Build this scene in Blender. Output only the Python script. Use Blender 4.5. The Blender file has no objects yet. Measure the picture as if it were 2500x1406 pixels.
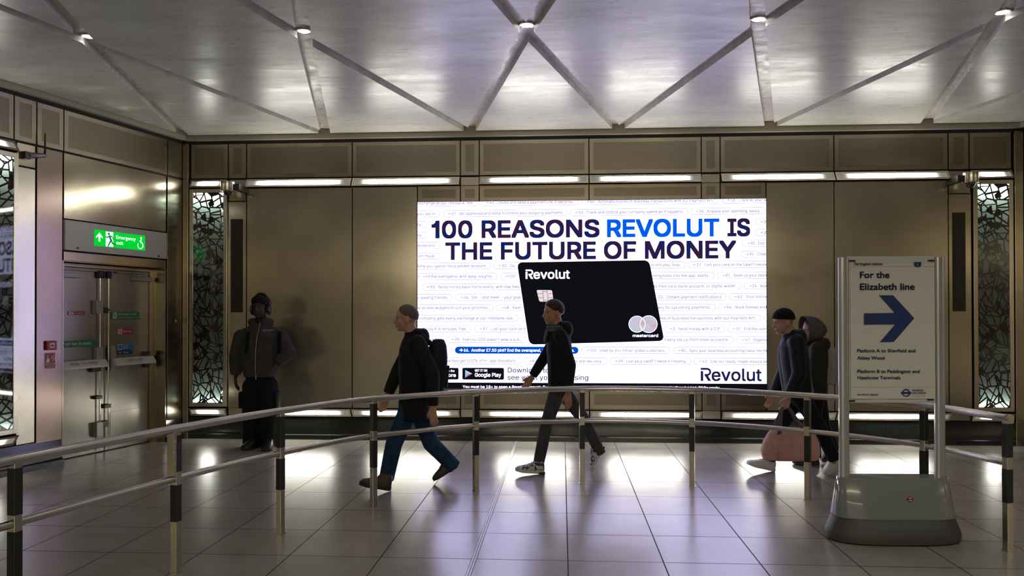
import bpy, bmesh, math, random
from mathutils import Matrix, Vector
from mathutils.bvhtree import BVHTree
from mathutils.geometry import delaunay_2d_cdt
import numpy as np

random.seed(7)
SC = bpy.context.scene
COL = SC.collection

# ------------------------------------------------------------------ camera
FPX, CAMH = 1920.0, 1.58                      # focal length in pixels of a 2500 px frame, eye height
YAW, PITCH, ROLL = math.atan(122 / 1920.0), math.radians(0.44), -0.0012
CX, CY = 1250.0, 752.40
RC = Matrix.Rotation(YAW, 3, 'Z') @ Matrix.Rotation(math.pi / 2 + PITCH, 3, 'X') @ Matrix.Rotation(ROLL, 3, 'Z')
cam = bpy.data.cameras.new('camera')
cam.sensor_width = 36.0
cam.lens = FPX * 36.0 / 2500.0
cam.shift_y = (CY - 703.0) / 2500.0
cam.clip_start = 0.05
camo = bpy.data.objects.new('camera', cam)
COL.objects.link(camo)
camo.matrix_world = Matrix.Translation((0, 0, CAMH)) @ RC.to_4x4()
SC.camera = camo

# ------------------------------------------------------------------ world, exposure, lamps
SC.view_settings.view_transform = 'Standard'
SC.view_settings.look = 'None'
SC.view_settings.gamma = 1.0
SC.view_settings.use_curve_mapping = False
SC.view_settings.exposure = 0.0
world = bpy.data.worlds.new('world')
SC.world = world
world.use_nodes = True
world.node_tree.nodes['Background'].inputs[0].default_value = (1.0, 0.93, 0.80, 1)
world.node_tree.nodes['Background'].inputs[1].default_value = 0.07

SCREEN_GAIN = 3.6        # LED screen white
TUBE_GAIN = 34.0         # strip lights
REAR_FILL = 300.0         # added fill lamp on the unseen rear wall, lifts the steel's reflections
REAR_POWER = 35.0        # strip lamps on the far side of the hall, behind the viewpoint

def area(name, loc, rot, sx, sy, power, col):
    l = bpy.data.lights.new(name, 'AREA')
    l.shape = 'RECTANGLE'; l.size = sx; l.size_y = sy; l.energy = power; l.color = col
    o = bpy.data.objects.new(name, l); COL.objects.link(o)
    o.location = loc; o.rotation_euler = rot
    return o
# the hall's opposite wall carries the same two rows of strip lights
area('rear_strip_lamp', (0.3, -7.0, 3.25), (math.radians(90), 0, 0), 9.0, 0.10, REAR_POWER, (1.0, 0.95, 0.80))
area('rear_strip_lamp', (0.3, -7.0, 0.35), (math.radians(75), 0, 0), 9.0, 0.10, REAR_POWER * 0.8, (1.0, 0.95, 0.80))
area('rear_wall_fill', (0.3, -6.7, 3.75), (math.radians(-35), 0, 0), 9.0, 0.10, REAR_FILL, (1.0, 0.95, 0.80))  # added lamp out of view, brightens what the steel walls mirror

# ------------------------------------------------------------------ measuring helper
def at(x, y, Y):
    """point of the place that was measured at photo position x, y and at depth Y"""
    d = RC @ Vector(((x - CX) / FPX, -(y - CY) / FPX, -1.0))
    t = Y / d.y
    return Vector((d.x * t, Y, CAMH + d.z * t))
YW = 9.80                                     # depth of the back wall
def wp(x, y):
    p = at(x, y, YW)
    return p.x, p.z

# ------------------------------------------------------------------ materials
def nodes_of(m):
    m.use_nodes = True
    return m.node_tree, m.node_tree.nodes['Principled BSDF']
def P(name, col, rough=0.5, metal=0.0, spec=0.5, coat=0.0, emit=None, estr=0.0):
    m = bpy.data.materials.new(name)
    nt, b = nodes_of(m)
    b.inputs['Base Color'].default_value = (*col, 1)
    b.inputs['Roughness'].default_value = rough
    b.inputs['Metallic'].default_value = metal
    b.inputs['Specular IOR Level'].default_value = spec
    b.inputs['Coat Weight'].default_value = coat
    if emit is not None:
        b.inputs['Emission Color'].default_value = (*emit, 1)
        b.inputs['Emission Strength'].default_value = estr
    return m
def N(nt, typ, **kw):
    n = nt.nodes.new(typ)
    for k, v in kw.items():
        if k in n.inputs.keys(): n.inputs[k].default_value = v
        else: setattr(n, k, v)
    return n
def L(nt, a, b): nt.links.new(a, b)
def coords(nt, scale, kind='Object'):
    t = N(nt, 'ShaderNodeTexCoord'); mp = N(nt, 'ShaderNodeMapping')
    mp.inputs['Scale'].default_value = scale
    L(nt, t.outputs[kind], mp.inputs['Vector'])
    return mp.outputs['Vector']
def noise(nt, vec, scale, detail=4.0, rough=0.55):
    n = N(nt, 'ShaderNodeTexNoise', Scale=scale, Detail=detail, Roughness=rough)
    L(nt, vec, n.inputs['Vector'])
    return n.outputs['Fac']
def ramp(nt, fac, stops):
    r = N(nt, 'ShaderNodeValToRGB')
    e = r.color_ramp.elements
    while len(e) < len(stops): e.new(0.5)
    for i, (p, c) in enumerate(stops):
        e[i].position = p
        e[i].color = (*c, 1) if len(c) == 3 else c
    L(nt, fac, r.inputs['Fac'])
    return r.outputs['Color']
def g(v): return (v, v, v)
def math_(nt, op, a, b=None, clamp=False):
    n = N(nt, 'ShaderNodeMath', operation=op, use_clamp=clamp)
    for i, s in enumerate((a, b)):
        if s is None: continue
        if isinstance(s, (int, float)): n.inputs[i].default_value = s
        else: L(nt, s, n.inputs[i])
    return n.outputs[0]
def bump(nt, b, h, strength, dist=0.01):
    n = N(nt, 'ShaderNodeBump', Strength=strength, Distance=dist)
    L(nt, h, n.inputs['Height']); L(nt, n.outputs['Normal'], b.inputs['Normal'])

def brushed(name, col, rough, stretch=(1.2, 1.2, 60.0), bstr=0.012, dirt=0.12, aniso=0.0):
    m = P(name, col, rough, 1.0)
    nt, b = nodes_of(m)
    f = noise(nt, coords(nt, stretch), 3.0, 5.0)
    bl = noise(nt, coords(nt, (1, 1, 1)), 1.1, 3.0, 0.55)
    r = N(nt, 'ShaderNodeMapRange'); L(nt, bl, r.inputs['Value'])
    r.inputs['From Min'].default_value = 0.3; r.inputs['From Max'].default_value = 0.7
    r.inputs['To Min'].default_value = rough - 0.03; r.inputs['To Max'].default_value = rough + 0.04
    L(nt, r.outputs[0], b.inputs['Roughness'])
    mx = ramp(nt, bl, [(0.25, tuple(c * (1 - dirt) for c in col)), (0.6, col)])
    L(nt, mx, b.inputs['Base Color'])
    bump(nt, b, f, bstr, 0.004)
    if aniso:                                    # the grain spreads reflections sideways
        ge = N(nt, 'ShaderNodeNewGeometry'); cr = N(nt, 'ShaderNodeVectorMath', operation='CROSS_PRODUCT')
        L(nt, ge.outputs['True Normal'], cr.inputs[0]); cr.inputs[1].default_value = (0, 0, 1)
        L(nt, cr.outputs[0], b.inputs['Tangent']); b.inputs['Anisotropic'].default_value = aniso
    return m
def perforated(name, col, rough, pitch=0.0137):
    m = P(name, col, rough, 1.0)
    nt, b = nodes_of(m)
    t = N(nt, 'ShaderNodeTexCoord'); s = N(nt, 'ShaderNodeSeparateXYZ'); L(nt, t.outputs['Object'], s.inputs[0])
    def dots(ox, oz):
        fx = math_(nt, 'SUBTRACT', math_(nt, 'FRACT', math_(nt, 'ADD', math_(nt, 'DIVIDE', s.outputs[0], pitch), ox + 100)), 0.5)
        fz = math_(nt, 'SUBTRACT', math_(nt, 'FRACT', math_(nt, 'ADD', math_(nt, 'DIVIDE', s.outputs[2], pitch), oz + 100)), 0.5)
        d = math_(nt, 'ADD', math_(nt, 'MULTIPLY', fx, fx), math_(nt, 'MULTIPLY', fz, fz))
        return math_(nt, 'LESS_THAN', d, 0.07)
    hole = math_(nt, 'MAXIMUM', dots(0, 0), dots(0.5, 0.5))
    mix = N(nt, 'ShaderNodeMixShader')
    blk = N(nt, 'ShaderNodeBsdfDiffuse'); blk.inputs['Color'].default_value = (0.085, 0.075, 0.06, 1)
    L(nt, hole, mix.inputs['Fac']); L(nt, b.outputs[0], mix.inputs[1]); L(nt, blk.outputs[0], mix.inputs[2])
    L(nt, mix.outputs[0], nt.nodes['Material Output'].inputs['Surface'])
    return m
def emitter(name, col, strength):
    m = bpy.data.materials.new(name); m.use_nodes = True
    nt = m.node_tree; nt.nodes.clear()
    e = N(nt, 'ShaderNodeEmission'); o = N(nt, 'ShaderNodeOutputMaterial')
    e.inputs[0].default_value = (*col, 1); e.inputs[1].default_value = strength
    L(nt, e.outputs[0], o.inputs[0])
    return m
def tube_material(name, half, col, strength):
    """diffuser in front of a tube that is a little shorter than its trough (object x runs along the tube)"""
    m = emitter(name, col, strength)
    nt = m.node_tree
    e = [n for n in nt.nodes if n.type == 'EMISSION'][0]
    t = N(nt, 'ShaderNodeTexCoord'); s = N(nt, 'ShaderNodeSeparateXYZ'); L(nt, t.outputs['Object'], s.inputs[0])
    d = math_(nt, 'SUBTRACT', half, math_(nt, 'ABSOLUTE', s.outputs[0]))
    r = N(nt, 'ShaderNodeMapRange', interpolation_type='SMOOTHSTEP'); L(nt, d, r.inputs['Value'])
    r.inputs['From Min'].default_value = 0.0; r.inputs['From Max'].default_value = min(0.30, half * 0.9)
    r.inputs['To Min'].default_value = 0.0; r.inputs['To Max'].default_value = 1.0
    L(nt, math_(nt, 'ADD', 0.22, math_(nt, 'MULTIPLY', math_(nt, 'POWER', r.outputs[0], 3.5), strength)), e.inputs[1])
    return m

M = {}
M['steel'] = brushed('brushed_steel', (0.64, 0.575, 0.45), 0.175, aniso=0.6)
M['steel'].node_tree.nodes['Principled BSDF'].inputs['Metallic'].default_value = 0.85
M['steel_glow_tint'] = brushed('glow_tinted_steel', (0.34, 0.26, 0.235), 0.24, aniso=0.4, dirt=0.3)  # base colour tinted pink to carry the screen's reflection
M['steel_mid'] = brushed('matt_steel', (0.35, 0.305, 0.235), 0.28)
M['steel_dark'] = brushed('dark_steel', (0.36, 0.31, 0.235), 0.24, aniso=0.5)
M['steel_trim'] = brushed('trim_steel', (0.58, 0.54, 0.46), 0.24)
M['steel_door'] = brushed('door_steel', (0.33, 0.31, 0.28), 0.32, dirt=0.4)
M['rail'] = brushed('rail_steel', (0.62, 0.58, 0.54), 0.22, (40, 40, 2), 0.02)
M['perf'] = perforated('perforated_steel', (0.35, 0.305, 0.235), 0.30)
M['chrome'] = P('chrome', (0.75, 0.73, 0.70), 0.12, 1.0)
M['gap'] = P('black_gap', (0.006, 0.006, 0.006), 0.7)
M['black'] = P('black_paint', (0.012, 0.013, 0.014), 0.38)
M['black_rubber'] = P('black_rubber', (0.012, 0.012, 0.012), 0.55)
M['slot'] = P('dark_slot', (0.022, 0.020, 0.018), 0.35)
M['smoked'] = P('smoked_glass', (0.01, 0.01, 0.012), 0.06, 0.0, 0.6, 1.0)
M['white_plate'] = P('white_plate', (0.55, 0.55, 0.52), 0.38)
M['grey_metal'] = P('grey_metal', (0.32, 0.31, 0.32), 0.35, 0.6)
M['dark_metal'] = P('dark_metal', (0.07, 0.065, 0.06), 0.35, 0.8)
M['green'] = P('sign_green', (0.01, 0.16, 0.055), 0.4)
M['red'] = P('sign_red', (0.34, 0.02, 0.02), 0.4)
M['blue'] = P('sign_blue', (0.02, 0.16, 0.42), 0.4)
M['navy'] = P('sign_navy', (0.01, 0.03, 0.10), 0.4)
M['cream'] = P('sign_cream', (0.62, 0.60, 0.52), 0.4)
M['lettering_white'] = P('lettering_white', (0.70, 0.70, 0.68), 0.5)
M['lettering_green'] = P('lettering_green', (0.02, 0.10, 0.05), 0.5)
M['lettering_navy'] = P('lettering_navy', (0.006, 0.025, 0.13), 0.5)
M['lettering_black'] = P('lettering_black', (0.02, 0.02, 0.025), 0.5)

def mk_floor():
    m = P('stone_tiles', (0.25, 0.235, 0.21), 0.30, 0.0, 1.0)
    m.node_tree.nodes['Principled BSDF'].inputs['IOR'].default_value = 1.62
    nt, b = nodes_of(m)
    t = N(nt, 'ShaderNodeTexCoord'); s = N(nt, 'ShaderNodeSeparateXYZ'); L(nt, t.outputs['Object'], s.inputs[0])
    def joint(sock, off, pitch, wd):
        f = math_(nt, 'FRACT', math_(nt, 'ADD', math_(nt, 'DIVIDE', math_(nt, 'SUBTRACT', sock, off), pitch), 100.5))
        d = math_(nt, 'ABSOLUTE', math_(nt, 'SUBTRACT', f, 0.5))
        return math_(nt, 'LESS_THAN', d, wd / pitch / 2)
    j = math_(nt, 'MAXIMUM', joint(s.outputs[0], 0.035, 0.6075, 0.008), joint(s.outputs[1], 5.067, 0.605, 0.008))
    # each slab has a slightly different tone
    cx = math_(nt, 'FLOOR', math_(nt, 'DIVIDE', math_(nt, 'SUBTRACT', s.outputs[0], 0.035), 0.6075))
    cy = math_(nt, 'FLOOR', math_(nt, 'DIVIDE', math_(nt, 'SUBTRACT', s.outputs[1], 5.067), 0.605))
    cb = N(nt, 'ShaderNodeCombineXYZ'); L(nt, cx, cb.inputs[0]); L(nt, cy, cb.inputs[1])
    wn = N(nt, 'ShaderNodeTexWhiteNoise', noise_dimensions='2D'); L(nt, cb.outputs[0], wn.inputs['Vector'])
    sp = noise(nt, coords(nt, (1, 1, 1)), 220.0, 3.0, 0.7)
    bl = noise(nt, coords(nt, (1, 1, 1)), 3.0, 4.0, 0.5)
    v = math_(nt, 'ADD', math_(nt, 'MULTIPLY', wn.outputs['Value'], 0.10), math_(nt, 'ADD', math_(nt, 'MULTIPLY', sp, 0.35), math_(nt, 'MULTIPLY', bl, 0.30)))
    base = ramp(nt, v, [(0.20, (0.235, 0.22, 0.19)), (0.60, (0.335, 0.31, 0.27))])
    mx = N(nt, 'ShaderNodeMix', data_type='RGBA'); L(nt, j, mx.inputs['Factor'])
    L(nt, base, mx.inputs[6]); mx.inputs[7].default_value = (0.025, 0.022, 0.02, 1)
    L(nt, mx.outputs[2], b.inputs['Base Color'])
    rr = N(nt, 'ShaderNodeMapRange'); L(nt, bl, rr.inputs['Value'])
    rr.inputs['From Min'].default_value = 0.3; rr.inputs['From Max'].default_value = 0.7
    rr.inputs['To Min'].default_value = 0.215; rr.inputs['To Max'].default_value = 0.265
    L(nt, math_(nt, 'ADD', rr.outputs[0], math_(nt, 'MULTIPLY', j, 0.4)), b.inputs['Roughness'])
    L(nt, math_(nt, 'SUBTRACT', 1.0, math_(nt, 'MULTIPLY', j, 0.95)), b.inputs['Specular IOR Level'])
    bump(nt, b, math_(nt, 'ADD', math_(nt, 'SUBTRACT', 1.0, j), math_(nt, 'MULTIPLY', sp, 0.06)), 0.2, 0.002)
    return m
M['floor'] = mk_floor()

def mk_ceiling():
    m = P('polished_plaster', (0.5, 0.48, 0.43), 0.34, 0.0, 0.55)
    nt, b = nodes_of(m)
    v1 = noise(nt, coords(nt, (0.55, 1.7, 1)), 1.6, 6.0, 0.60)
    v2 = noise(nt, coords(nt, (0.9, 3.2, 1)), 4.0, 5.0, 0.55)
    v = math_(nt, 'ADD', math_(nt, 'MULTIPLY', v1, 0.62), math_(nt, 'MULTIPLY', v2, 0.38))
    L(nt, ramp(nt, v, [(0.30, (0.40, 0.395, 0.37)), (0.70, (0.72, 0.71, 0.67))]), b.inputs['Base Color'])
    r = N(nt, 'ShaderNodeMapRange'); L(nt, v, r.inputs['Value'])
    r.inputs['From Min'].default_value = 0.35; r.inputs['From Max'].default_value = 0.65
    r.inputs['To Min'].default_value = 0.40; r.inputs['To Max'].default_value = 0.24
    L(nt, r.outputs[0], b.inputs['Roughness'])
    bump(nt, b, v, 0.16, 0.03)
    return m
M['ceiling'] = mk_ceiling()
def mk_concrete():
    m = P('channel_concrete', (0.40, 0.38, 0.34), 0.30, 0.0, 0.6)
    nt, b = nodes_of(m)
    v = noise(nt, coords(nt, (2, 2, 2)), 4.0, 8.0, 0.65)
    L(nt, ramp(nt, v, [(0.3, (0.34, 0.31, 0.27)), (0.62, (0.66, 0.62, 0.56))]), b.inputs['Base Color'])
    L(nt, ramp(nt, v, [(0.3, g(0.5)), (0.6, g(0.22))]), b.inputs['Roughness'])
    bump(nt, b, v, 0.4, 0.01)
    return m
M['concrete'] = mk_concrete()
M['ceiling_trim'] = P('ceiling_trim', (0.36, 0.32, 0.26), 0.4)
def mk_granite():
    m = P('black_granite', (0.02, 0.022, 0.02), 0.16, 0.0, 0.5)
    nt, b = nodes_of(m)
    v = noise(nt, coords(nt, (1, 1, 1)), 260.0, 2.0, 0.7)
    L(nt, ramp(nt, v, [(0.62, (0.014, 0.016, 0.015)), (0.72, (0.06, 0.065, 0.06))]), b.inputs['Base Color'])
    return m
M['granite'] = mk_granite()

def mk_art_glass():
    m = bpy.data.materials.new('etched_glass'); nt, b = nodes_of(m)
    t = N(nt, 'ShaderNodeTexCoord'); s = N(nt, 'ShaderNodeSeparateXYZ'); L(nt, t.outputs['Object'], s.inputs[0])
    X, Z = s.outputs[0], s.outputs[2]
    def vor(scale, feat, z_stretch=0.8):
        v = N(nt, 'ShaderNodeCombineXYZ'); L(nt, X, v.inputs[0]); L(nt, math_(nt, 'MULTIPLY', Z, z_stretch), v.inputs[1])
        n = N(nt, 'ShaderNodeTexVoronoi', feature=feat, voronoi_dimensions='2D'); n.inputs['Scale'].default_value = scale
        L(nt, v.outputs[0], n.inputs['Vector']); return n
    cell = vor(7.4, 'F1'); sep = N(nt, 'ShaderNodeSeparateColor'); L(nt, cell.outputs['Color'], sep.inputs[0])
    edge = math_(nt, 'LESS_THAN', vor(7.4, 'DISTANCE_TO_EDGE').outputs['Distance'], 0.055)
    # inside each big shard two families of straight leads at angles of its own
    def family(chan, turn, period, wd):
        th = math_(nt, 'MULTIPLY', math_(nt, 'ADD', chan, turn), 6.283)
        d = math_(nt, 'ADD', math_(nt, 'MULTIPLY', X, math_(nt, 'COSINE', th)), math_(nt, 'MULTIPLY', Z, math_(nt, 'SINE', th)))
        f = math_(nt, 'FRACT', math_(nt, 'ADD', math_(nt, 'DIVIDE', d, period), math_(nt, 'ADD', 50.0, math_(nt, 'MULTIPLY', chan, 7.0))))
        return math_(nt, 'LESS_THAN', math_(nt, 'ABSOLUTE', math_(nt, 'SUBTRACT', f, 0.5)), math_(nt, 'ADD', wd, math_(nt, 'MULTIPLY', chan, wd * 1.1)))
    f1 = family(sep.outputs[0], 0.0, 0.080, 0.060); f2 = family(sep.outputs[1], 0.35, 0.115, 0.050)
    small = vor(15.0, 'F1'); sep2 = N(nt, 'ShaderNodeSeparateColor'); L(nt, small.outputs['Color'], sep2.inputs[0])
    blk = math_(nt, 'LESS_THAN', sep2.outputs[0], 0.14)
    lead = math_(nt, 'MAXIMUM', math_(nt, 'MAXIMUM', edge, blk), math_(nt, 'MAXIMUM', f1, f2))
    tint = ramp(nt, sep.outputs[2], [(0.0, (0.50, 0.62, 0.60)), (1.0, (0.66, 0.80, 0.78))])
    mix = N(nt, 'ShaderNodeMixShader')
    glass = N(nt, 'ShaderNodeBsdfTranslucent'); L(nt, tint, glass.inputs['Color'])
    gl = N(nt, 'ShaderNodeBsdfGlossy'); gl.inputs['Roughness'].default_value = 0.03
    gl.inputs['Color'].default_value = (0.8, 0.85, 0.85, 1)
    fr = N(nt, 'ShaderNodeFresnel'); fr.inputs['IOR'].default_value = 1.75
    dif = N(nt, 'ShaderNodeBsdfDiffuse'); dif.inputs['Color'].default_value = (0.20, 0.26, 0.25, 1)
    m1 = N(nt, 'ShaderNodeMixShader'); m1.inputs[0].default_value = 0.35
    L(nt, glass.outputs[0], m1.inputs[1]); L(nt, dif.outputs[0], m1.inputs[2])
    ld = N(nt, 'ShaderNodeBsdfDiffuse'); ld.inputs['Color'].default_value = (0.030, 0.020, 0.013, 1)
    L(nt, lead, mix.inputs[0]); L(nt, m1.outputs[0], mix.inputs[1]); L(nt, ld.outputs[0], mix.inputs[2])
    m2 = N(nt, 'ShaderNodeMixShader'); L(nt, fr.outputs[0], m2.inputs[0])
    L(nt, mix.outputs[0], m2.inputs[1]); L(nt, gl.outputs[0], m2.inputs[2])
    L(nt, m2.outputs[0], nt.nodes['Material Output'].inputs['Surface'])
    return m
M['art_glass'] = mk_art_glass()

# ------------------------------------------------------------------ mesh builder
class MB:
    def __init__(s, off=None):
        s.bm = bmesh.new(); s.M = Matrix.Identity(4)
        if off is not None: s.M = Matrix.Translation(-Vector(off))
    def V(s, p): return s.bm.verts.new(s.M @ Vector(p))
    def face(s, pts):
        try: return s.bm.faces.new([s.V(p) for p in pts])
        except ValueError: return None
    def box(s, a, b, bev=0.0, seg=2):
        (x0, y0, z0), (x1, y1, z1) = a, b
        v = [s.V(p) for p in ((x0,y0,z0),(x1,y0,z0),(x1,y1,z0),(x0,y1,z0),(x0,y0,z1),(x1,y0,z1),(x1,y1,z1),(x0,y1,z1))]
        fs = [s.bm.faces.new([v[i] for i in q]) for q in ((0,3,2,1),(4,5,6,7),(0,1,5,4),(1,2,6,5),(2,3,7,6),(3,0,4,7))]
        if bev > 0:
            es = list({e for f in fs for e in f.edges})
            bmesh.ops.bevel(s.bm, geom=es, offset=bev, segments=seg, affect='EDGES', profile=0.5)
    def prism(s, pts, vec):
        vec = Vector(vec)
        a = [s.V(p) for p in pts]; b = [s.V(Vector(p) + vec) for p in pts]
        n = len(a)
        s.bm.faces.new(a); s.bm.faces.new(b[::-1])
        for i in range(n): s.bm.faces.new([a[i], b[i], b[(i+1) % n], a[(i+1) % n]])
    def loft(s, rings, cap0=True, cap1=True, closed=False):
        R = [[s.V(p) for p in r] for r in rings]
        n = len(R[0])
        m = len(R)
        for i in range(m if closed else m - 1):
            A, B = R[i], R[(i+1) % m]
            for k in range(n): s.bm.faces.new([A[k], A[(k+1) % n], B[(k+1) % n], B[k]])
        if not closed:
            if cap0: s.bm.faces.new(R[0][::-1])
            if cap1: s.bm.faces.new(R[-1])
    def tube(s, path, r, n=12, closed=False, caps=True, radii=None):
        path = [Vector(p) for p in path]; m = len(path)
        rings = []; prev = None
        for i, p in enumerate(path):
            if closed: t = path[(i+1) % m] - path[i-1]
            else: t = path[min(i+1, m-1)] - path[max(i-1, 0)]
            t.normalize()
            if prev is None:
                a = t.orthogonal().normalized()
                if abs(t.z) < 0.9: a = (Vector((0,0,1)) - t * t.z).normalized()
            else:
                a = (prev - t * prev.dot(t)).normalized()
            prev = a; b = t.cross(a)
            rr = radii[i] if radii else r
            rings.append([p + (a * math.cos(2*math.pi*k/n) + b * math.sin(2*math.pi*k/n)) * rr for k in range(n)])
        s.loft(rings, caps, caps, closed)
    def capsule(s, p0, r0, p1, r1, n=14):
        p0, p1 = Vector(p0), Vector(p1)
        d = p1 - p0
        if d.length < 1e-6: d = Vector((0,0,1e-4)); p1 = p0 + d
        t = d.normalized(); a = t.orthogonal().normalized(); b = t.cross(a)
        rings = []
        for i in range(1, 5):
            th = math.pi/2 * (1 - i/4.0)
            rings.append((p0 - t * r0 * math.sin(th), r0 * math.cos(th)))
        rings += [(p1 + t * r1 * math.sin(math.pi/2*i/4.0), r1 * math.cos(math.pi/2*i/4.0)) for i in range(0, 4)]
        s.loft([[c + (a*math.cos(2*math.pi*k/n) + b*math.sin(2*math.pi*k/n)) * max(r, 1e-4) for k in range(n)] for c, r in rings])
    def ell(s, c, r, basis=None, n=16):
        c = Vector(c)
        B = basis or (Vector((1,0,0)), Vector((0,1,0)), Vector((0,0,1)))
        rings = []
        for i in range(1, n):
            ph = math.pi * i / n - math.pi/2
            rings.append([c + B[0]*r[0]*math.cos(ph)*math.cos(2*math.pi*k/(2*n)) + B[1]*r[1]*math.cos(ph)*math.sin(2*math.pi*k/(2*n)) + B[2]*r[2]*math.sin(ph) for k in range(2*n)])
        s.loft(rings)
    def disc(s, c, r, nrm_axis='y', n=24, r2=None):
        c = Vector(c); r2 = r2 or r
        pts = []
        for k in range(n):
            q = 2*math.pi*k/n
            if nrm_axis == 'y': pts.append(c + Vector((r*math.cos(q), 0, r2*math.sin(q))))
            else: pts.append(c + Vector((r*math.cos(q), r2*math.sin(q), 0)))
        s.face(pts)
    def ring(s, c, ro, ri, y0=None, n=40, a0=0.0, a1=2*math.pi):
        c = Vector(c)
        for k in range(n):
            q0, q1 = a0 + (a1-a0)*k/n, a0 + (a1-a0)*(k+1)/n
            f = lambda r, q: c + Vector((r*math.cos(q), 0, r*math.sin(q)))
            s.face([f(ri,q0), f(ro,q0), f(ro,q1), f(ri,q1)])
    def build(s, name, mat, parent=None, mw=None, smooth=False, recalc=True):
        if recalc: bmesh.ops.recalc_face_normals(s.bm, faces=s.bm.faces)
        me = bpy.data.meshes.new(name)
        s.bm.to_mesh(me); s.bm.free()
        return link(name, me, mat, parent, mw, smooth)
def link(name, me, mat, parent=None, mw=None, smooth=False):
    me.name = name
    me.materials.clear()
    if mat is not None: me.materials.append(mat)
    if smooth:
        for p in me.polygons: p.use_smooth = True
        if hasattr(me, 'set_sharp_from_angle'): me.set_sharp_from_angle(angle=math.radians(40))
    o = bpy.data.objects.new(name, me); COL.objects.link(o)
    if parent is not None: o.parent = parent
    if mw is not None: o.matrix_world = mw
    return o
def tag(o, label=None, cat=None, group=None, kind=None):
    if label: o['label'] = label
    if cat: o['category'] = cat
    if group: o['group'] = group
    if kind: o['kind'] = kind
    return o
def thing(name, label, cat, mw, group=None, kind=None):
    o = bpy.data.objects.new(name, None); COL.objects.link(o)
    o.empty_display_size = 0.1
    o.matrix_world = mw
    return tag(o, label, cat, group, kind)
def T(p): return Matrix.Translation(Vector(p))
def copy_tree(o, parent=None):
    c = o.copy(); COL.objects.link(c)
    if parent is not None: c.parent = parent
    for ch in list(o.children): copy_tree(ch, c)
    return c

# ------------------------------------------------------------------ lettering
def load_font():
    import os
    for base in (bpy.utils.resource_path('LOCAL'), bpy.utils.resource_path('SYSTEM')):
        p = os.path.join(base, 'datafiles', 'fonts', 'Inter.woff2') if base else ''
        if p and os.path.exists(p):
            try: return bpy.data.fonts.load(p)        # the sans serif that ships inside Blender
            except Exception: pass
    return None
FONT = load_font()
SANS = [FONT]                                  # current face: the bundled sans, or None for Blender's built-in humanist face
GLYPHS = {}
def glyphs(s, bold=0.0, res=3, spacing=1.0):
    """outlines of a string, filled by the winding rule so that overlapping strokes stay solid"""
    key = (s, res, SANS[0])
    if key in GLYPHS: return GLYPHS[key]
    c = bpy.data.curves.new('lettering', 'FONT')
    if SANS[0]: c.font = SANS[0]
    c.body = s; c.size = 10.0; c.resolution_u = res; c.fill_mode = 'NONE'
    o = bpy.data.objects.new('lettering', c)
    me = o.to_mesh()
    P_ = [Vector((v.co.x, v.co.y)) for v in me.vertices]
    E_ = [tuple(e.vertices) for e in me.edges]
    o.to_mesh_clear(); bpy.data.objects.remove(o); bpy.data.curves.remove(c)
    if not P_: return [], []
    E_ = [e if e[1] == e[0] + 1 else ((e[1], e[0]) if e[0] == e[1] + 1 else (max(e), min(e))) for e in E_]
    vs, _, fs, _, _, _ = delaunay_2d_cdt(P_, E_, [], 0, 1e-5)
    A = np.array([P_[e[0]] for e in E_]); B = np.array([P_[e[1]] for e in E_])
    V = np.array(vs); F = np.array([f for f in fs if len(f) == 3])
    keep = []
    for k in range(0, len(F), 400):
        Cn = V[F[k:k+400]].mean(axis=1)
        y = Cn[:, 1:2]; x = Cn[:, 0:1]
        up = (A[:, 1] <= y) & (B[:, 1] > y); dn = (A[:, 1] > y) & (B[:, 1] <= y)
        side = (B[:, 0]-A[:, 0])*(y-A[:, 1]) - (x-A[:, 0])*(B[:, 1]-A[:, 1])
        keep.append(((up & (side > 0)).sum(axis=1) - (dn & (side < 0)).sum(axis=1)) != 0)
    keep = np.concatenate(keep)
    used = sorted(set(F[keep].ravel().tolist())); idx = {v: i for i, v in enumerate(used)}
    out = ([Vector((V[i][0]/10, V[i][1]/10, 0)) for i in used], [tuple(idx[int(i)] for i in f) for f in F[keep]])
    GLYPHS[key] = out
    return out
def cap_of():
    v = glyphs('H')[0]
    return max(p.y for p in v) - min(p.y for p in v)
CAPS = {}
def write(mb, s, x0, zb, cap, y, x1=None, bold=0.0, res=3, slope=0.0, spacing=1.0, align='l', shear=0.0):
    """lettering in the x-z plane at depth y: baseline zb, capital height cap, ink from x0 to x1"""
    vs, fs = glyphs(s, bold, res, spacing)
    if not vs: return
    a, b = min(v.x for v in vs), max(v.x for v in vs)
    if SANS[0] not in CAPS: CAPS[SANS[0]] = cap_of()
    k = cap / CAPS[SANS[0]]
    kx = (x1 - x0) / (b - a) if x1 is not None else k
    if align == 'c': x0 = x0 - (b - a) * kx / 2
    if align == 'r': x0 = x0 - (b - a) * kx
    nv = []
    for v in vs:
        X = x0 + (v.x - a) * kx + shear * v.y * k
        nv.append(mb.V((X, y, zb + v.y * k + slope * (X - x0))))
    for f in fs:
        try: mb.bm.faces.new([nv[i] for i in f])
        except ValueError: pass

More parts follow.
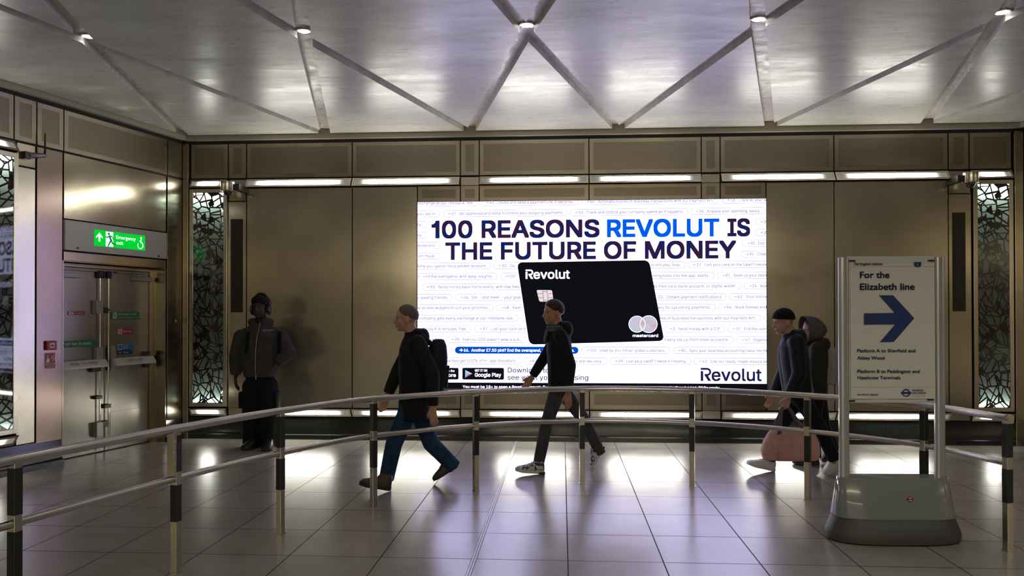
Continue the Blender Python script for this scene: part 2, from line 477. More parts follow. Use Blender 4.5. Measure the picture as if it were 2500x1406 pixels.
# ------------------------------------------------------------------ hall frames
MBK = T((0, YW, 0))                                         # back wall: x right, y into the wall
DL = Vector((-0.2493, -0.9684, 0)); NL = Vector((0.9684, -0.2493, 0)); CL = Vector((-4.83, 9.8, 0))
MLW = Matrix(((-DL.x, -NL.x, 0, CL.x), (-DL.y, -NL.y, 0, CL.y), (0, 0, 1, 0), (0, 0, 0, 1)))   # left wall, x = -distance from the corner
CR = Vector((5.51, 9.8, 0)); DR = Vector((0.2493, -0.9684, 0)); NR = Vector((-0.9684, -0.2493, 0))
MRW = Matrix(((DR.x, -NR.x, 0, CR.x), (DR.y, -NR.y, 0, CR.y), (0, 0, 1, 0), (0, 0, 0, 1)))     # right wall, x = distance from the corner
ZT0, ZT1, ZP = 3.765, 3.804, 3.863
REAR = -7.3

# ------------------------------------------------------------------ floor and ceiling
xl = CL.x + DL.x / DL.y * (REAR - 9.8); xr = CR.x + DR.x / DR.y * (REAR - 9.8)
mb = MB(); mb.prism([(xl-.2, REAR-.1, -0.1), (xr+.2, REAR-.1, -0.1), (5.75, 10.0, -0.1), (-5.1, 10.0, -0.1)], (0, 0, 0.1))
tag(mb.build('floor', M['floor']), kind='structure')
mb = MB(); mb.box((-0.586, 3.0, -0.01), (-0.552, 9.79, 0.0012))
ts = tag(mb.build('trim_1', P('strip_groove', (0.03, 0.028, 0.025), 0.6)), kind='structure')
for xa, xb in ((-0.583, -0.571), (-0.567, -0.555)):
    mb = MB(); mb.box((xa, 3.0, -0.005), (xb, 9.79, 0.0025)); mb.build('metal_strip', P('strip_metal', (0.45, 0.43, 0.40), 0.3, 0.4), ts)
cl = tag(bpy.data.objects.new('ceiling', None), kind='structure'); COL.objects.link(cl); cl.location = (0, 0, 3.93)
mb = MB((0, 0, 3.93)); mb.prism([(xl-.2, REAR-.1, 3.93), (xr+.2, REAR-.1, 3.93), (5.75, 10.0, 3.93), (-5.1, 10.0, 3.93)], (0, 0, 0.1))
mb.build('ceiling_slab', M['concrete'], cl)

def clip(poly, p, n):
    out = []
    for i in range(len(poly)):
        a, b = poly[i], poly[(i+1) % len(poly)]
        da, db = (a - p).dot(n), (b - p).dot(n)
        if da >= 0: out.append(a)
        if da * db < 0: out.append(a + (b - a) * (da / (da - db)))
    return out
def inset(poly, d):
    out = poly
    n = len(poly)
    area2 = sum(poly[i].x*poly[(i+1) % n].y - poly[(i+1) % n].x*poly[i].y for i in range(n))
    sg = 1 if area2 > 0 else -1
    for i in range(n):
        a, b = poly[i], poly[(i+1) % n]
        e = (b - a).normalized(); nn = Vector((-e.y, e.x)) * sg
        out = clip(out, a + nn * d, nn)
        if len(out) < 3: return []
    return out
NX, NY, WX, WY, SP = -0.281, 6.345, 0.697, 9.77, 1.838
DY = WY - NY
def node(row, k): return Vector(((WX if row % 2 == 0 else NX + SP * 0.5 - SP * 0.5) + SP * k, WY - DY * row))
OFF = NX - WX + SP       # sideways step from a wall point to the node on its right
panels = []
for k in range(-6, 7):
    panels.append([node(0, k), node(0, k+1), Vector((WX + SP*k + OFF, NY))])
for row in range(0, 4):
    for k in range(-8, 9):
        top = Vector((WX + SP*k + (OFF if row % 2 else 0), WY - DY*row))
        if row % 2 == 0: l, r = Vector((top.x + OFF - SP, top.y - DY)), Vector((top.x + OFF, top.y - DY))
        else: l, r = Vector((top.x - OFF, top.y - DY)), Vector((top.x - OFF + SP, top.y - DY))
        bot = Vector((top.x, top.y - 2*DY))
        panels.append([top, l, bot, r])
L2 = Vector((NL.x, NL.y)); R2 = Vector((NR.x, NR.y))
for poly in panels:
    q = inset(poly, 0.058)
    if len(q) < 3: continue
    for (p, n) in ((Vector((CL.x, CL.y)) + L2*0.07, L2), (Vector((CR.x, CR.y)) + R2*0.07, R2), (Vector((0, 9.735)), Vector((0, -1))), (Vector((0, REAR)), Vector((0, 1)))):
        q = clip(q, p, n)
        if len(q) < 3: break
    if len(q) < 3: continue
    mb = MB((0, 0, 3.93)); mb.prism([(v.x, v.y, ZP) for v in q], (0, 0, 0.066))
    mb.build('ceiling_panel', M['ceiling'], cl)

# downlights set in the channel crossings
NODES = [(-3.969, 6.361), (-2.124, 6.36), (-0.281, 6.345), (1.563, 6.344), (3.419, 6.323)]
DL_LAB = ['round recessed downlight nearest the left wall, above the emergency door side', 'round recessed downlight second from the left, toward the ceiling corner',
          'round recessed downlight in the middle of the ceiling, above the headline of the screen', 'round recessed downlight to the right of the middle, above the right edge of the screen',
          'round recessed downlight at the far right, above the station sign']
mlens = emitter('downlight_lens', (1.0, 0.98, 0.90), 2.6)
def downlight_lamp(power):
    sl = bpy.data.lights.new('downlight_lamp', 'SPOT'); sl.energy = power; sl.spot_size = math.radians(140); sl.spot_blend = 0.9
    sl.color = (1.0, 0.97, 0.88); sl.shadow_soft_size = 0.05
    so = bpy.data.objects.new('downlight_lamp', sl); COL.objects.link(so)
    return so
for (x, y), lab in zip(NODES, DL_LAB):
    t = thing('downlight', lab, 'ceiling light', T((x, y, 3.93)), 'downlights at the crossings of the ceiling channels')
    mb = MB(); mb.M = Matrix.Identity(4)
    prof = [(0.052, -0.012), (0.060, -0.014), (0.066, -0.008), (0.066, 0.0)]
    mb.loft([[(r*math.cos(a*math.pi/16), r*math.sin(a*math.pi/16), z) for a in range(32)] for r, z in prof], False, True)
    mb.build('trim_ring', M['chrome'], t, smooth=True)
    mb = MB(); mb.disc((0, 0, -0.011), 0.052, 'z', 32); mb.build('lens', mlens, t)
    so = downlight_lamp(8.0); so.parent = t; so.location = (0, 0, -0.03)
for k in range(-3, 4):                           # the next row of crossings, over the viewer's head
    downlight_lamp(58.0 if k >= 0 else 9.0).location = (WX + SP*k, WY - 2*DY, 3.90)

# ceiling edge trims and black shadow gaps
def edge_trim(n, mw, x0, x1):
    mb = MB(); mb.box((x0, -0.06, ZT1), (x1, 0.05, ZP)); mb.box((x0, -0.045, ZP), (x1, 0.05, 3.93))
    o = mb.build('trim_%d' % n, M['ceiling_trim'], mw=mw); tag(o, kind='structure')
    mb = MB(); mb.box((x0, 0.0, ZT0 - 0.005), (x1, 0.05, ZT1 - 0.001))
    mb.build('shadow_gap', M['gap'], o)
edge_trim(2, MBK, -4.86, 5.54); edge_trim(3, MLW, -17.5, -0.03); edge_trim(4, MRW, 0.03, 17.5)

# ------------------------------------------------------------------ wall panels
def steel_panel(parent, x0, x1, z0, z1, gap=0.006, y=0.0, mat='steel', d=0.02, name='steel_panel'):
    mb = MB(); mb.box((x0+gap, y, z0+gap*0.5), (x1-gap, y+d, z1-gap*0.5), 0.002, 1)
    return mb.build(name, M[mat], parent)
def perf_panel(parent, x0, x1, z0, z1, mx, mz, gap=0.007):
    """steel frame with a perforated middle"""
    a, b, c, d = x0+gap, x1-gap, z0+gap*0.5, z1-gap*0.5
    i, j, k, l = a+mx, b-mx, c+mz, d-mz
    mb = MB()
    for A, B in (((a,0,c),(b,0.02,k)), ((a,0,l),(b,0.02,d)), ((a,0,k),(i,0.02,l)), ((j,0,k),(b,0.02,l))): mb.box(A, B)
    o = mb.build('perforated_panel', M['steel_mid'], parent)
    mb = MB(); mb.face([(i,0.002,k),(j,0.002,k),(j,0.002,l),(i,0.002,l)])
    mb.build('perforation', M['perf'], o)
    return o

def wall(name, mw, x0, x1, holes=()):
    """dark core of the wall behind its panels; holes = openings (x0, x1, z1) from the floor"""
    root = thing(name, None, None, mw, kind='structure')
    mb = MB()
    if holes:
        h0, h1, hz = holes[0]
        mb.box((x0, 0.022, 0), (h0, 0.12, 3.93)); mb.box((h1, 0.022, 0), (x1, 0.12, 3.93)); mb.box((h0, 0.022, hz), (h1, 0.12, 3.93))
    else: mb.box((x0, 0.022, 0), (x1, 0.12, 3.93))
    mb.build('wall_core', M['gap'], root)
    return root

# back wall ---------------------------------------------------------
wb = wall('wall_back', MBK, -4.8, 5.48)
JT = [-4.752, -4.258, -4.019, -2.648, -1.27, -1.032, 0.338, 1.715, 1.944, 3.311, 4.657, 4.903, 5.395]
ZL0, ZL1 = 3.196, 3.305       # upper strip band
ZB0, ZB1 = 0.290, 0.392       # lower strip band
for a, b in zip(JT[:-1], JT[1:]):
    perf_panel(wb, a, b, 3.322, ZT0, 0.047 if b - a > 0.4 else 0.055, 0.047)
# small infill plates in the strip bands between the lights
for a, b in ((-4.258, -4.019), (-1.27, -1.032), (1.715, 1.944), (4.657, 4.903)):
    steel_panel(wb, a, b, ZL0, ZL1, name='infill_plate'); steel_panel(wb, a, b, ZB0, ZB1, name='infill_plate')
# big plain steel panels
for a, b in ((-4.019, -2.648), (-2.648, -1.815), (2.497, 3.311), (3.311, 4.657)):
    steel_panel(wb, a, b, ZB1, ZL0)
# perforated panels above and below the screen
for a, b in ((-1.815, -1.27), (-1.27, -1.032), (-1.032, 0.338), (0.338, 1.715), (1.715, 1.944), (1.944, 2.497)):
    perf_panel(wb, a, b, 2.996, ZL0, 0.05, 0.042)
    perf_panel(wb, a, b, ZB1, 0.655, 0.05, 0.06)
# slotted columns beside the art glass
def slotted_column(parent, a, b, s0, s1):
    c, d = 1.609, 2.80
    mb = MB()
    for A, B in (((a,0,ZB1),(b,0.02,c)), ((a,0,d),(b,0.02,3.02)), ((a,0,c),(s0,0.02,d)), ((s1,0,c),(b,0.02,d))): mb.box(A, B)
    o = mb.build('steel_column', M['steel'], parent)
    mb = MB(); mb.box((s0, 0.012, c), (s1, 0.021, d)); mb.build('dark_slot', M['slot'], o)
    steel_panel(parent, a, b, 3.03, ZL0, name='steel_plate')
slotted_column(wb, -4.255, -4.025, -4.226, -4.065)
slotted_column(wb, 4.662, 4.920, 4.699, 4.856)
# corner posts
mb = MB(); mb.box((-4.835, -0.05, 0.0), (-4.762, 0.02, ZT0), 0.004); mb.build('corner_post', M['steel_dark'], wb)
mb = MB(); mb.box((5.405, -0.05, 0.0), (5.50, 0.02, ZT0), 0.004); mb.build('corner_post', M['steel_dark'], wb)

# left wall ---------------------------------------------------------
wl = wall('wall_left', MLW, -17.3, -0.0, holes=[(-1.835, -0.325, 2.156)])
def pl(a, b, z0, z1, mat='steel', **k): return steel_panel(wl, -b, -a, z0, z1, mat=mat, **k)
perf_panel(wl, -0.305, -0.03, 3.322, ZT0, 0.05, 0.047)
perf_panel(wl, -1.825, -0.305, 3.322, ZT0, 0.05, 0.047)
perf_panel(wl, -2.15, -1.825, 3.322, ZT0, 0.05, 0.047)
perf_panel(wl, -2.405, -2.15, 3.322, ZT0, 0.05, 0.047)
pl(0.03, 0.31, 0.262, 3.305, 'steel_dark')
pl(0.325, 1.825, 2.605, 3.305)
pl(0.325, 1.825, 2.156, 2.258, 'steel_dark', name='lintel')
pl(1.834, 2.150, 0.262, 3.305, 'steel_glow_tint')
pl(2.160, 2.375, 0.280, 3.065, 'steel_trim', name='steel_column'); pl(2.160, 2.375, 3.075, 3.305, name='steel_plate')
for a, b in ((2.405, 2.90), (2.90, 4.2), (4.2, 5.6), (5.6, 7.0), (7.0, 8.4), (8.4, 9.8), (9.8, 11.2), (11.2, 12.6), (12.6, 14.0), (14.0, 15.6), (15.6, 17.2)):
    perf_panel(wl, -b, -a, 3.322, ZT0, 0.05, 0.047)
    if a > 2.8: pl(a, b, 0.29, 3.305)
# door reveal
mb = MB(); mb.box((-0.34, 0.0, 0.0), (-0.322, 0.26, 2.156)); mb.box((-1.838, 0.0, 0.0), (-1.820, 0.26, 2.156)); mb.box((-1.838, 0.02, 2.150), (-0.322, 0.26, 2.17))
mb.build('door_reveal', M['steel_dark'], wl)
mb = MB(); mb.box((-1.9, 0.255, 0), (-0.25, 0.30, 2.2)); mb.build('wall_core', M['gap'], wl)

# right wall --------------------------------------------------------
wr = wall('wall_right', MRW, 0.0, 17.3)
for a, b in ((0.03, 0.31), (0.31, 1.83), (1.83, 2.15), (2.15, 2.40), (2.40, 3.8), (3.8, 5.2), (5.2, 6.6), (6.6, 8.0), (8.0, 9.4), (9.4, 10.8), (10.8, 12.2), (12.2, 13.6), (13.6, 15.6), (15.6, 17.2)):
    perf_panel(wr, a, b, 3.322, ZT0, 0.05, 0.047)
    steel_panel(wr, a, b, 0.29, 3.305)
# rear wall ---------------------------------------------------------
rw = thing('wall_rear', None, None, T((0, REAR, 0)), kind='structure')
mb = MB(); mb.box((xl - .3, -0.1, 0), (xr + .3, 0, 3.93)); mb.build('rear_panel', P('rear_wall', (0.50, 0.45, 0.34), 0.5), rw)

# skirtings ---------------------------------------------------------
def skirting(name, mw, x0, x1, joints, gap=None):
    prof = [(0.012, 0.282), (0.006, 0.279), (0.002, 0.272), (-0.002, 0.085), (-0.006, 0.068), (-0.014, 0.060)] + [(-0.022 - 0.010*math.sin(q*math.pi/12), 0.050 + 0.010*math.cos(q*math.pi/12)) for q in range(7)] + [(-0.033, 0.0), (0.10, 0.0), (0.10, 0.282)]
    root = thing(name, None, None, mw, kind='structure')
    xs = [x0] + joints + [x1]
    for a, b in zip(xs[:-1], xs[1:]):
        if gap and a >= gap[0] - 1e-3 and b <= gap[1] + 1e-3: continue
        mb = MB(); mb.prism([(a+.0012, y, z) for y, z in prof], (b-a-.0024, 0, 0)); mb.build('granite_slab', M['granite'], root, smooth=True)
skirting('baseboard_back', MBK, -4.83, 5.5, [-4.35, -3.02, -1.72, -1.52, -1.02, 0.33, 1.70, 2.05, 2.95, 3.9, 4.72])
skirting('baseboard_left', MLW, -17.2, -0.02, [-12.0, -9.0, -6.0, -4.2, -2.9, -1.835, -0.325], gap=(-1.835, -0.325))
skirting('baseboard_right', MRW, 0.02, 17.2, [1.5, 3.0, 4.5, 6.0, 9.0, 12.0])

# ------------------------------------------------------------------ strip lights
def strip_light(mw, x0, x1, upper, label, group):
    xm, half = (x0 + x1) / 2, (x1 - x0) / 2 - 0.008
    z0, z1 = (ZL0, ZL1) if upper else (ZB0, ZB1)
    t = thing('strip_light', label, 'strip light', mw @ T((xm, 0, z0)), group)
    h = z1 - z0
    # wedge housing: upper lights tip towards the ceiling, lower ones towards the floor
    tb, bb = (-0.012, -0.085) if upper else (-0.085, -0.012)
    def Y(zz, out=0.0): return bb + (tb - bb) * zz / h + out
    zb, zt = 0.024, h - 0.022
    sx = 0.022
    mb = MB()
    prof = lambda za, zc: [(Y(za), za), (Y(zc), zc)]
    def bar(xa, xb, za, zc):
        mb.prism([(xa, Y(za), za), (xa, Y(zc), zc), (xa, 0.02, zc), (xa, 0.02, za)], (xb - xa, 0, 0))
    bar(-half, half, 0.0, zb); bar(-half, half, zt, h)
    bar(-half, -half + sx, zb, zt); bar(half - sx, half, zb, zt)
    mb.build('housing', M['steel'], t)
    mb = MB()
    mb.face([(-half+sx, Y(zb, .008), zb), (half-sx, Y(zb, .008), zb), (half-sx, Y(zt, .008), zt), (-half+sx, Y(zt, .008), zt)])
    mb.build('diffuser', tube_material('lit_diffuser', half - sx, (1.0, 0.965, 0.84), TUBE_GAIN), t)
    return t
UG, LG = 'strip lights of the upper row', 'strip lights of the lower row'
for a, b, lu, ll in (
    (-4.752, -4.262, 'short upper strip light above the art glass by the left corner', 'short lower strip light below the art glass by the left corner'),
    (-4.019, -2.648, 'upper strip light above the standing man, right of the left camera dome', 'lower strip light behind the legs of the standing man'),
    (-2.648, -1.27, 'upper strip light over the plain steel panel and the left end of the screen', 'lower strip light partly hidden by the walking man with the dark backpack'),
    (-1.032, 0.338, 'upper strip light above the left half of the lit screen', 'lower strip light below the screen, crossed by the leg of the young walker'),
    (0.338, 1.715, 'upper strip light above the right half of the lit screen', 'lower strip light below the screen, right of the young walker'),
    (1.944, 3.311, 'upper strip light over the right edge of the screen', 'lower strip light behind the walker with the pink bag'),
    (3.311, 4.657, 'upper strip light above the station sign, left of the right camera dome', 'lower strip light seen under the poster of the station sign'),
    (4.905, 5.398, 'short upper strip light above the art glass by the right corner', 'short lower strip light below the art glass, behind the end of the handrail')):
    strip_light(MBK, a, b, True, lu, UG); strip_light(MBK, a, b, False, ll, LG)
strip_light(MLW, -3.0, -2.40, True, 'upper strip light on the left wall, cut by the left edge of the picture', UG)
strip_light(MLW, -3.0, -2.40, False, 'lower strip light on the left wall, cut by the left edge of the picture', LG)

# ------------------------------------------------------------------ art glass
def art_glass(mw, x0, x1, z0, z1, label, fw=0.05):
    t = thing('art_glass', label, 'art glass panel', mw @ T((x0, 0, z0)), 'etched glass panels beside the slotted columns')
    w, h = x1 - x0, z1 - z0
    mb = MB()
    for A, B in (((0,-0.035,0),(fw,0.02,h)), ((w-fw,-0.035,0),(w,0.02,h)), ((fw,-0.035,0),(w-fw,0.02,fw)), ((fw,-0.035,h-fw),(w-fw,0.02,h))): mb.box(A, B, 0.004, 1)
    mb.build('frame', M['steel_trim'], t)
    mb = MB(); mb.face([(fw,-0.026,fw),(w-fw,-0.026,fw),(w-fw,-0.026,h-fw),(fw,-0.026,h-fw)])
    mb.build('pane', M['art_glass'], t)
    mb = MB(); mb.face([(fw,0.019,fw),(w-fw,0.019,fw),(w-fw,0.019,h-fw),(fw,0.019,h-fw)]); mb.build('light_box', M['cream'], t)
    for zz, ang, pw in ((h - fw - 0.004, 0, 2.6), (fw + 0.004, 180, 0.5)):     # the tubes inside the light box, above and below the pane
        a = area('glass_lamp', (0, 0, 0), (0, 0, 0), w - 2*fw - 0.02, 0.03, pw, (0.92, 1.0, 0.97))
        a.parent = t; a.location = (w/2, -0.002, zz); a.rotation_euler = (math.radians(ang), 0, 0)
        a.visible_glossy = True
    return t
art_glass(MBK, -4.757, -4.262, 0.405, 3.187, 'tall etched glass panel with black shards by the left corner, left of the standing man')
art_glass(MBK, 4.935, 5.398, 0.405, 3.187, 'tall etched glass panel with black shards by the right corner, right of the station sign')
art_glass(MLW, -3.0, -2.38, 0.405, 3.187, 'etched glass panel at the left edge of the picture, left of the fire alarm')

# ------------------------------------------------------------------ LED screen
SX0, SX1, SZ0, SZ1 = -1.811, 2.493, 0.662, 2.992
scr = thing('advertising_screen', 'large lit white screen on the back wall with a headline and a black bank card', 'screen', MBK @ T((0, -0.03, 0)))
M['led_white'] = emitter('led_white', (0.66, 0.61, 1.0), SCREEN_GAIN)
M['led_black'] = P('led_black', (0.001, 0.001, 0.001), 0.6, spec=0.05, emit=(0.30, 0.30, 0.50), estr=0.014)
M['led_card'] = P('led_card', (0.001, 0.001, 0.001), 0.6, spec=0.05, emit=(0.28, 0.36, 0.52), estr=0.012)
M['led_blue'] = emitter('led_blue', (0.0, 0.11, 0.86), 1.0)
M['led_pill_blue'] = emitter('led_pill_blue', (0.0, 0.07, 0.62), 1.0)
M['led_grey'] = emitter('led_grey', (0.36, 0.35, 0.48), 1.0)
M['led_line'] = emitter('led_line', (0.50, 0.49, 0.60), 1.0)
def led_dark():
    m = emitter('led_navy', (0.02, 0.02, 0.09), 1.0)
    nt = m.node_tree; e = [n for n in nt.nodes if n.type == 'EMISSION'][0]
    v = noise(nt, coords(nt, (7.0, 1, 5.0)), 1.6, 1.0)
    L(nt, ramp(nt, v, [(0.30, (0.0, 0.018, 0.16)), (0.52, (0.02, 0.012, 0.055)), (0.72, (0.055, 0.012, 0.045))]), e.inputs[0])
    return m
M['led_navy'] = led_dark()
def led_holo():
    m = emitter('led_hologram', (0.6, 0.7, 0.8), 1.0)
    nt = m.node_tree; e = [n for n in nt.nodes if n.type == 'EMISSION'][0]
    v = noise(nt, coords(nt, (6, 1, 9)), 1.4, 1.0)
    L(nt, ramp(nt, v, [(0.3, (0.50, 0.60, 0.62)), (0.5, (0.62, 0.55, 0.72)), (0.7, (0.62, 0.45, 0.42))]), e.inputs[0])
    return m
M['led_hologram'] = led_holo()
M['led_chip'] = emitter('led_chip', (0.80, 0.66, 0.70), 1.1)
mb = MB(); mb.box((SX0, 0.0, SZ0), (SX1, 0.028, SZ1)); mb.build('cabinet', M['black'], scr)
def quad(mb, x0, z0, x1, z1, y): mb.face([(x0,y,z0),(x1,y,z0),(x1,y,z1),(x0,y,z1)])
zs = wp(1450, 934.5)[1]
mb = MB(); quad(mb, SX0+.004, zs, SX1-.004, SZ1-.004, -0.001); mb.build('lit_face', M['led_white'], scr)
mb = MB(); quad(mb, SX0+.004, SZ0+.004, SX1-.004, zs, -0.001); mb.build('legal_strip', M['led_black'], scr)

def wline(mb, s, xa, ya, xb, yb, capx, y, bold=0.0, res=3, shear=0.0):
    """a line of lettering whose baseline ran from photo (xa,ya) to (xb,yb) with capitals capx pixels high"""
    X0, Z0 = wp(xa, ya); X1, Z1 = wp(xb, yb)
    cap = wp(xa, ya - capx)[1] - Z0
    write(mb, s, X0, (Z0 + Z1) / 2, cap, y, X1, bold, res, 0.0, shear=shear)
def bold_line(mb, s, xa, ya, xb, yb, capx, y, r, res=4):
    X0, Z0 = wp(xa, ya); X1, Z1 = wp(xb, yb); Z0 = (Z0 + Z1) / 2
    cap = wp(xa, ya - capx)[1] - wp(xa, ya)[1]
    for k, (dx, dz) in enumerate(((0,0),(1,0),(-1,0),(0,1),(0,-1),(1,1),(-1,-1),(1,-1),(-1,1))):
        write(mb, s, X0 + r + dx*r, Z0 + r + dz*r, cap - 2*r, y - 0.00002*k, X1 - r + dx*r, res=res)
mb = MB()
bold_line(mb, '00 REASONS', 1079.5, 582.5, 1463.5, 580.0, 43.2, -0.003, 0.0105)
mb.face([(wp(1000 + x/5.555, 470 + y/5.555)[0], -0.003, wp(1000 + x/5.555, 470 + y/5.555)[1]) for x, y in ((412,385),(358,385),(350,413),(330,431),(302,436),(302,482),(355,482),(355,625),(412,625))])
bold_line(mb, 'IS', 1774.5, 577.8, 1830, 577.4, 43.6, -0.003, 0.0105)
bold_line(mb, 'THE FUTURE OF MONEY', 1088, 634.6, 1796.5, 631.8, 42.8, -0.003, 0.0105)
mb.build('headline', M['led_navy'], scr)
mb = MB(); bold_line(mb, 'REVOLUT', 1481.5, 579.7, 1755, 578.2, 43.6, -0.003, 0.0105)
tag(mb.build('headline', M['led_blue'], scr), 'blue word of the headline')

def wordmark(mb, xa, xb, yb, hpx, y, r):
    """the brand's wordmark: a split capital with a detached stem, then lower-case letters"""
    X0, Zb = wp(xa, yb); X1 = wp(xb, yb)[0]; h = wp(xa, yb - hpx)[1] - Zb
    w = X1 - X0; u = w / 823.0                     # drawn on a grid 823 wide and 178 high
    px = lambda a: X0 + a*u
    pz_ = lambda b: Zb + h*(1 - b/178.0)
    q = lambda *p: mb.face([(px(a), y, pz_(b)) for a, b in p])
    q((0, 0), (90, 0), (90, 28), (0, 28)); q((0, 43), (35, 43), (35, 178), (0, 178))
    for k in range(14):
        t0, t1 = math.pi/2 - math.pi*k/14, math.pi/2 - math.pi*(k+1)/14
        c = lambda rr, t: (88 + rr*math.cos(t), 55 - rr*math.sin(t))
        q(c(27, t0), c(55, t0), c(55, t1), c(27, t1))
    q((55, 82), (90, 82), (90, 110), (55, 110)); q((52, 84), (96, 100), (143, 178), (101, 178), (52, 100))
    for k, (dx, dz) in enumerate(((0,0),(1,0),(-1,0),(0,1),(0,-1),(1,1),(-1,-1),(1,-1),(-1,1))):
        write(mb, 'evolut', px(147) + r + dx*r, Zb + r + dz*r, h*0.96 - 2*r, y - 0.00002*k, X1 - r + dx*r, res=4)
# rows of outlined pills
ROW = {1: 497.0, 2: 522.8, 3: 548.8, 4: 574.4, 5: 599.8, 6: 625.4, 7: 650.0, 8: 675.4, 9: 700.8, 10: 726.4, 11: 751.4, 12: 777.0, 13: 802.8, 14: 828.4, 15: 854.2, 16: 880.0}
SL = -0.0016                     # the photo's row heights were read on the left half
PILLS = [
 (1, 1000, 1169, 'exchange at our interbank rate.'), (1, 1175, 1413, '\u2192 43.  Create and send a payment link in seconds.'), (1, 1419, 1755, '\u2192 40.  Automate tonnes of business transactions with our Payment API.'), (1, 1762, 1900, '\u2192 56.  Track all your b'),
 (2, 1000, 1077, 'you tap in.'), (2, 1083, 1387, '\u2192 27.  Set approvals and limits to control your outgoing payments.'), (2, 1392, 1680, '\u2192 50.  Track and control your company spend as it happens.'), (2, 1685, 1868, '\u2192 36.  Analyse your spending, easily.'),
 (3, 1000, 1044, 'tly.'), (3, 1842, 1900, '\u2192 2'), (4, 1000, 1044, 'ely.'), (4, 1842, 1900, '\u2192 2'),
 (5, 1000, 1076, 'donations.'), (5, 1810, 1900, '\u2192 90.  End-'), (6, 1000, 1075, 'from fraud.'), (6, 1807, 1900, '\u2192 95.  Creat'),
 (7, 1000, 1200, 'time you spend into a pocket account.'), (7, 1205, 1300, '\u2192 32.  Go'), (7, 1540, 1673, 'in minutes, free.'), (7, 1678, 1900, '\u2192 37.  Lost your card on the tube? Freeze'),
 (8, 1000, 1215, '31.  End the overspend, with daily insights.'), (8, 1221, 1300, '\u2192 100.'), (8, 1540, 1743, 'nting tools into the app, easily.'), (8, 1749, 1900, '\u2192 81.  Save up your span'),
 (9, 1000, 1026, ''), (9, 1031, 1285, '\u2192 93.  Send money back home easily, with low fees.'), (9, 1540, 1808, 'to their card, bank account, or digital wallet.'), (9, 1814, 1900, '\u2192 24.  Boo'),
 (10, 1000, 1106, 'te-paying friends.'), (10, 1112, 1290, '\u2192 54.  Set - and meet - your goals'), (10, 1540, 1772, '\u2192 25.  Instant payment notifications'), (10, 1778, 1900, '\u2192 62.  Your entire'),
 (11, 1000, 1205, 'me screen widgets to suit your priorities.'), (11, 1211, 1300, '\u2192 48.  Next-in'), (11, 1540, 1746, 'lers for upcoming payments.'), (11, 1751, 1900, '\u2192 94.  Book homes and'),
 (12, 1000, 1266, 'ur company gets every exchange at our interbank rate.'), (12, 1272, 1320, ''), (12, 1540, 1857, 'nnes of business transactions with our Payment API.'), (12, 1863, 1900, ''),
 (13, 1000, 1152, 'an account in minutes, free.'), (13, 1158, 1310, '\u2192 37.  Lost your card on the'), (13, 1620, 1769, '\u2192 3.  Send money with a GIF'), (13, 1774, 1900, '\u2192 31.  End the over'),
 (14, 1000, 1085, 'easily.'), (14, 1091, 1286, "\u2192 39.  Even our CEO doesn't wear a suit..."), (14, 1560, 1790, 'Easily top up from other accounts.'), (14, 1796, 1900, '\u2192 47.  Organis'),
 (15, 1000, 1106, 'insights.'), (15, 1418, 1635, '\u2192 100.  Used by 35+ million global customers.'), (15, 1641, 1900, '\u2192 80.  Sync your business accounting tools into th'),
 (16, 1000, 1273, '\u2192 85.  Charities get 100% of in-app donations.'), (16, 1279, 1482, '\u2192 82.  Send money instantly and securely.'), (16, 1488, 1687, '\u2192 59.  Lost your card? Freeze it instantly.'), (16, 1692, 1900, '\u2192 42.  Use our ready-made invoice te')]
def pill_outline(x0, x1, zc, hz):
    pts = []
    for k in range(13): q = math.pi/2 - math.pi*k/12; pts.append((x1 - hz + hz*math.cos(q), zc + hz*math.sin(q)))
    for k in range(13): q = -math.pi/2 - math.pi*k/12; pts.append((x0 + hz + hz*math.cos(q), zc + hz*math.sin(q)))
    return pts
def arrow(mb, x, z, s, y, w=0.0075):
    mb.face([(x, y, z-w/2), (x+s, y, z-w/2), (x+s, y, z+w/2), (x, y, z+w/2)])
    for q in (-1, 1): mb.face([(x+s, y-.0001, z-w*.6), (x+s, y-.0001, z+w*.6), (x+s*.55-w*.4, y-.0001, z+q*s*.42+w*.4), (x+s*.55-w*.4, y-.0001, z+q*s*.42-w*.4)])
mo = MB(); mt = MB()
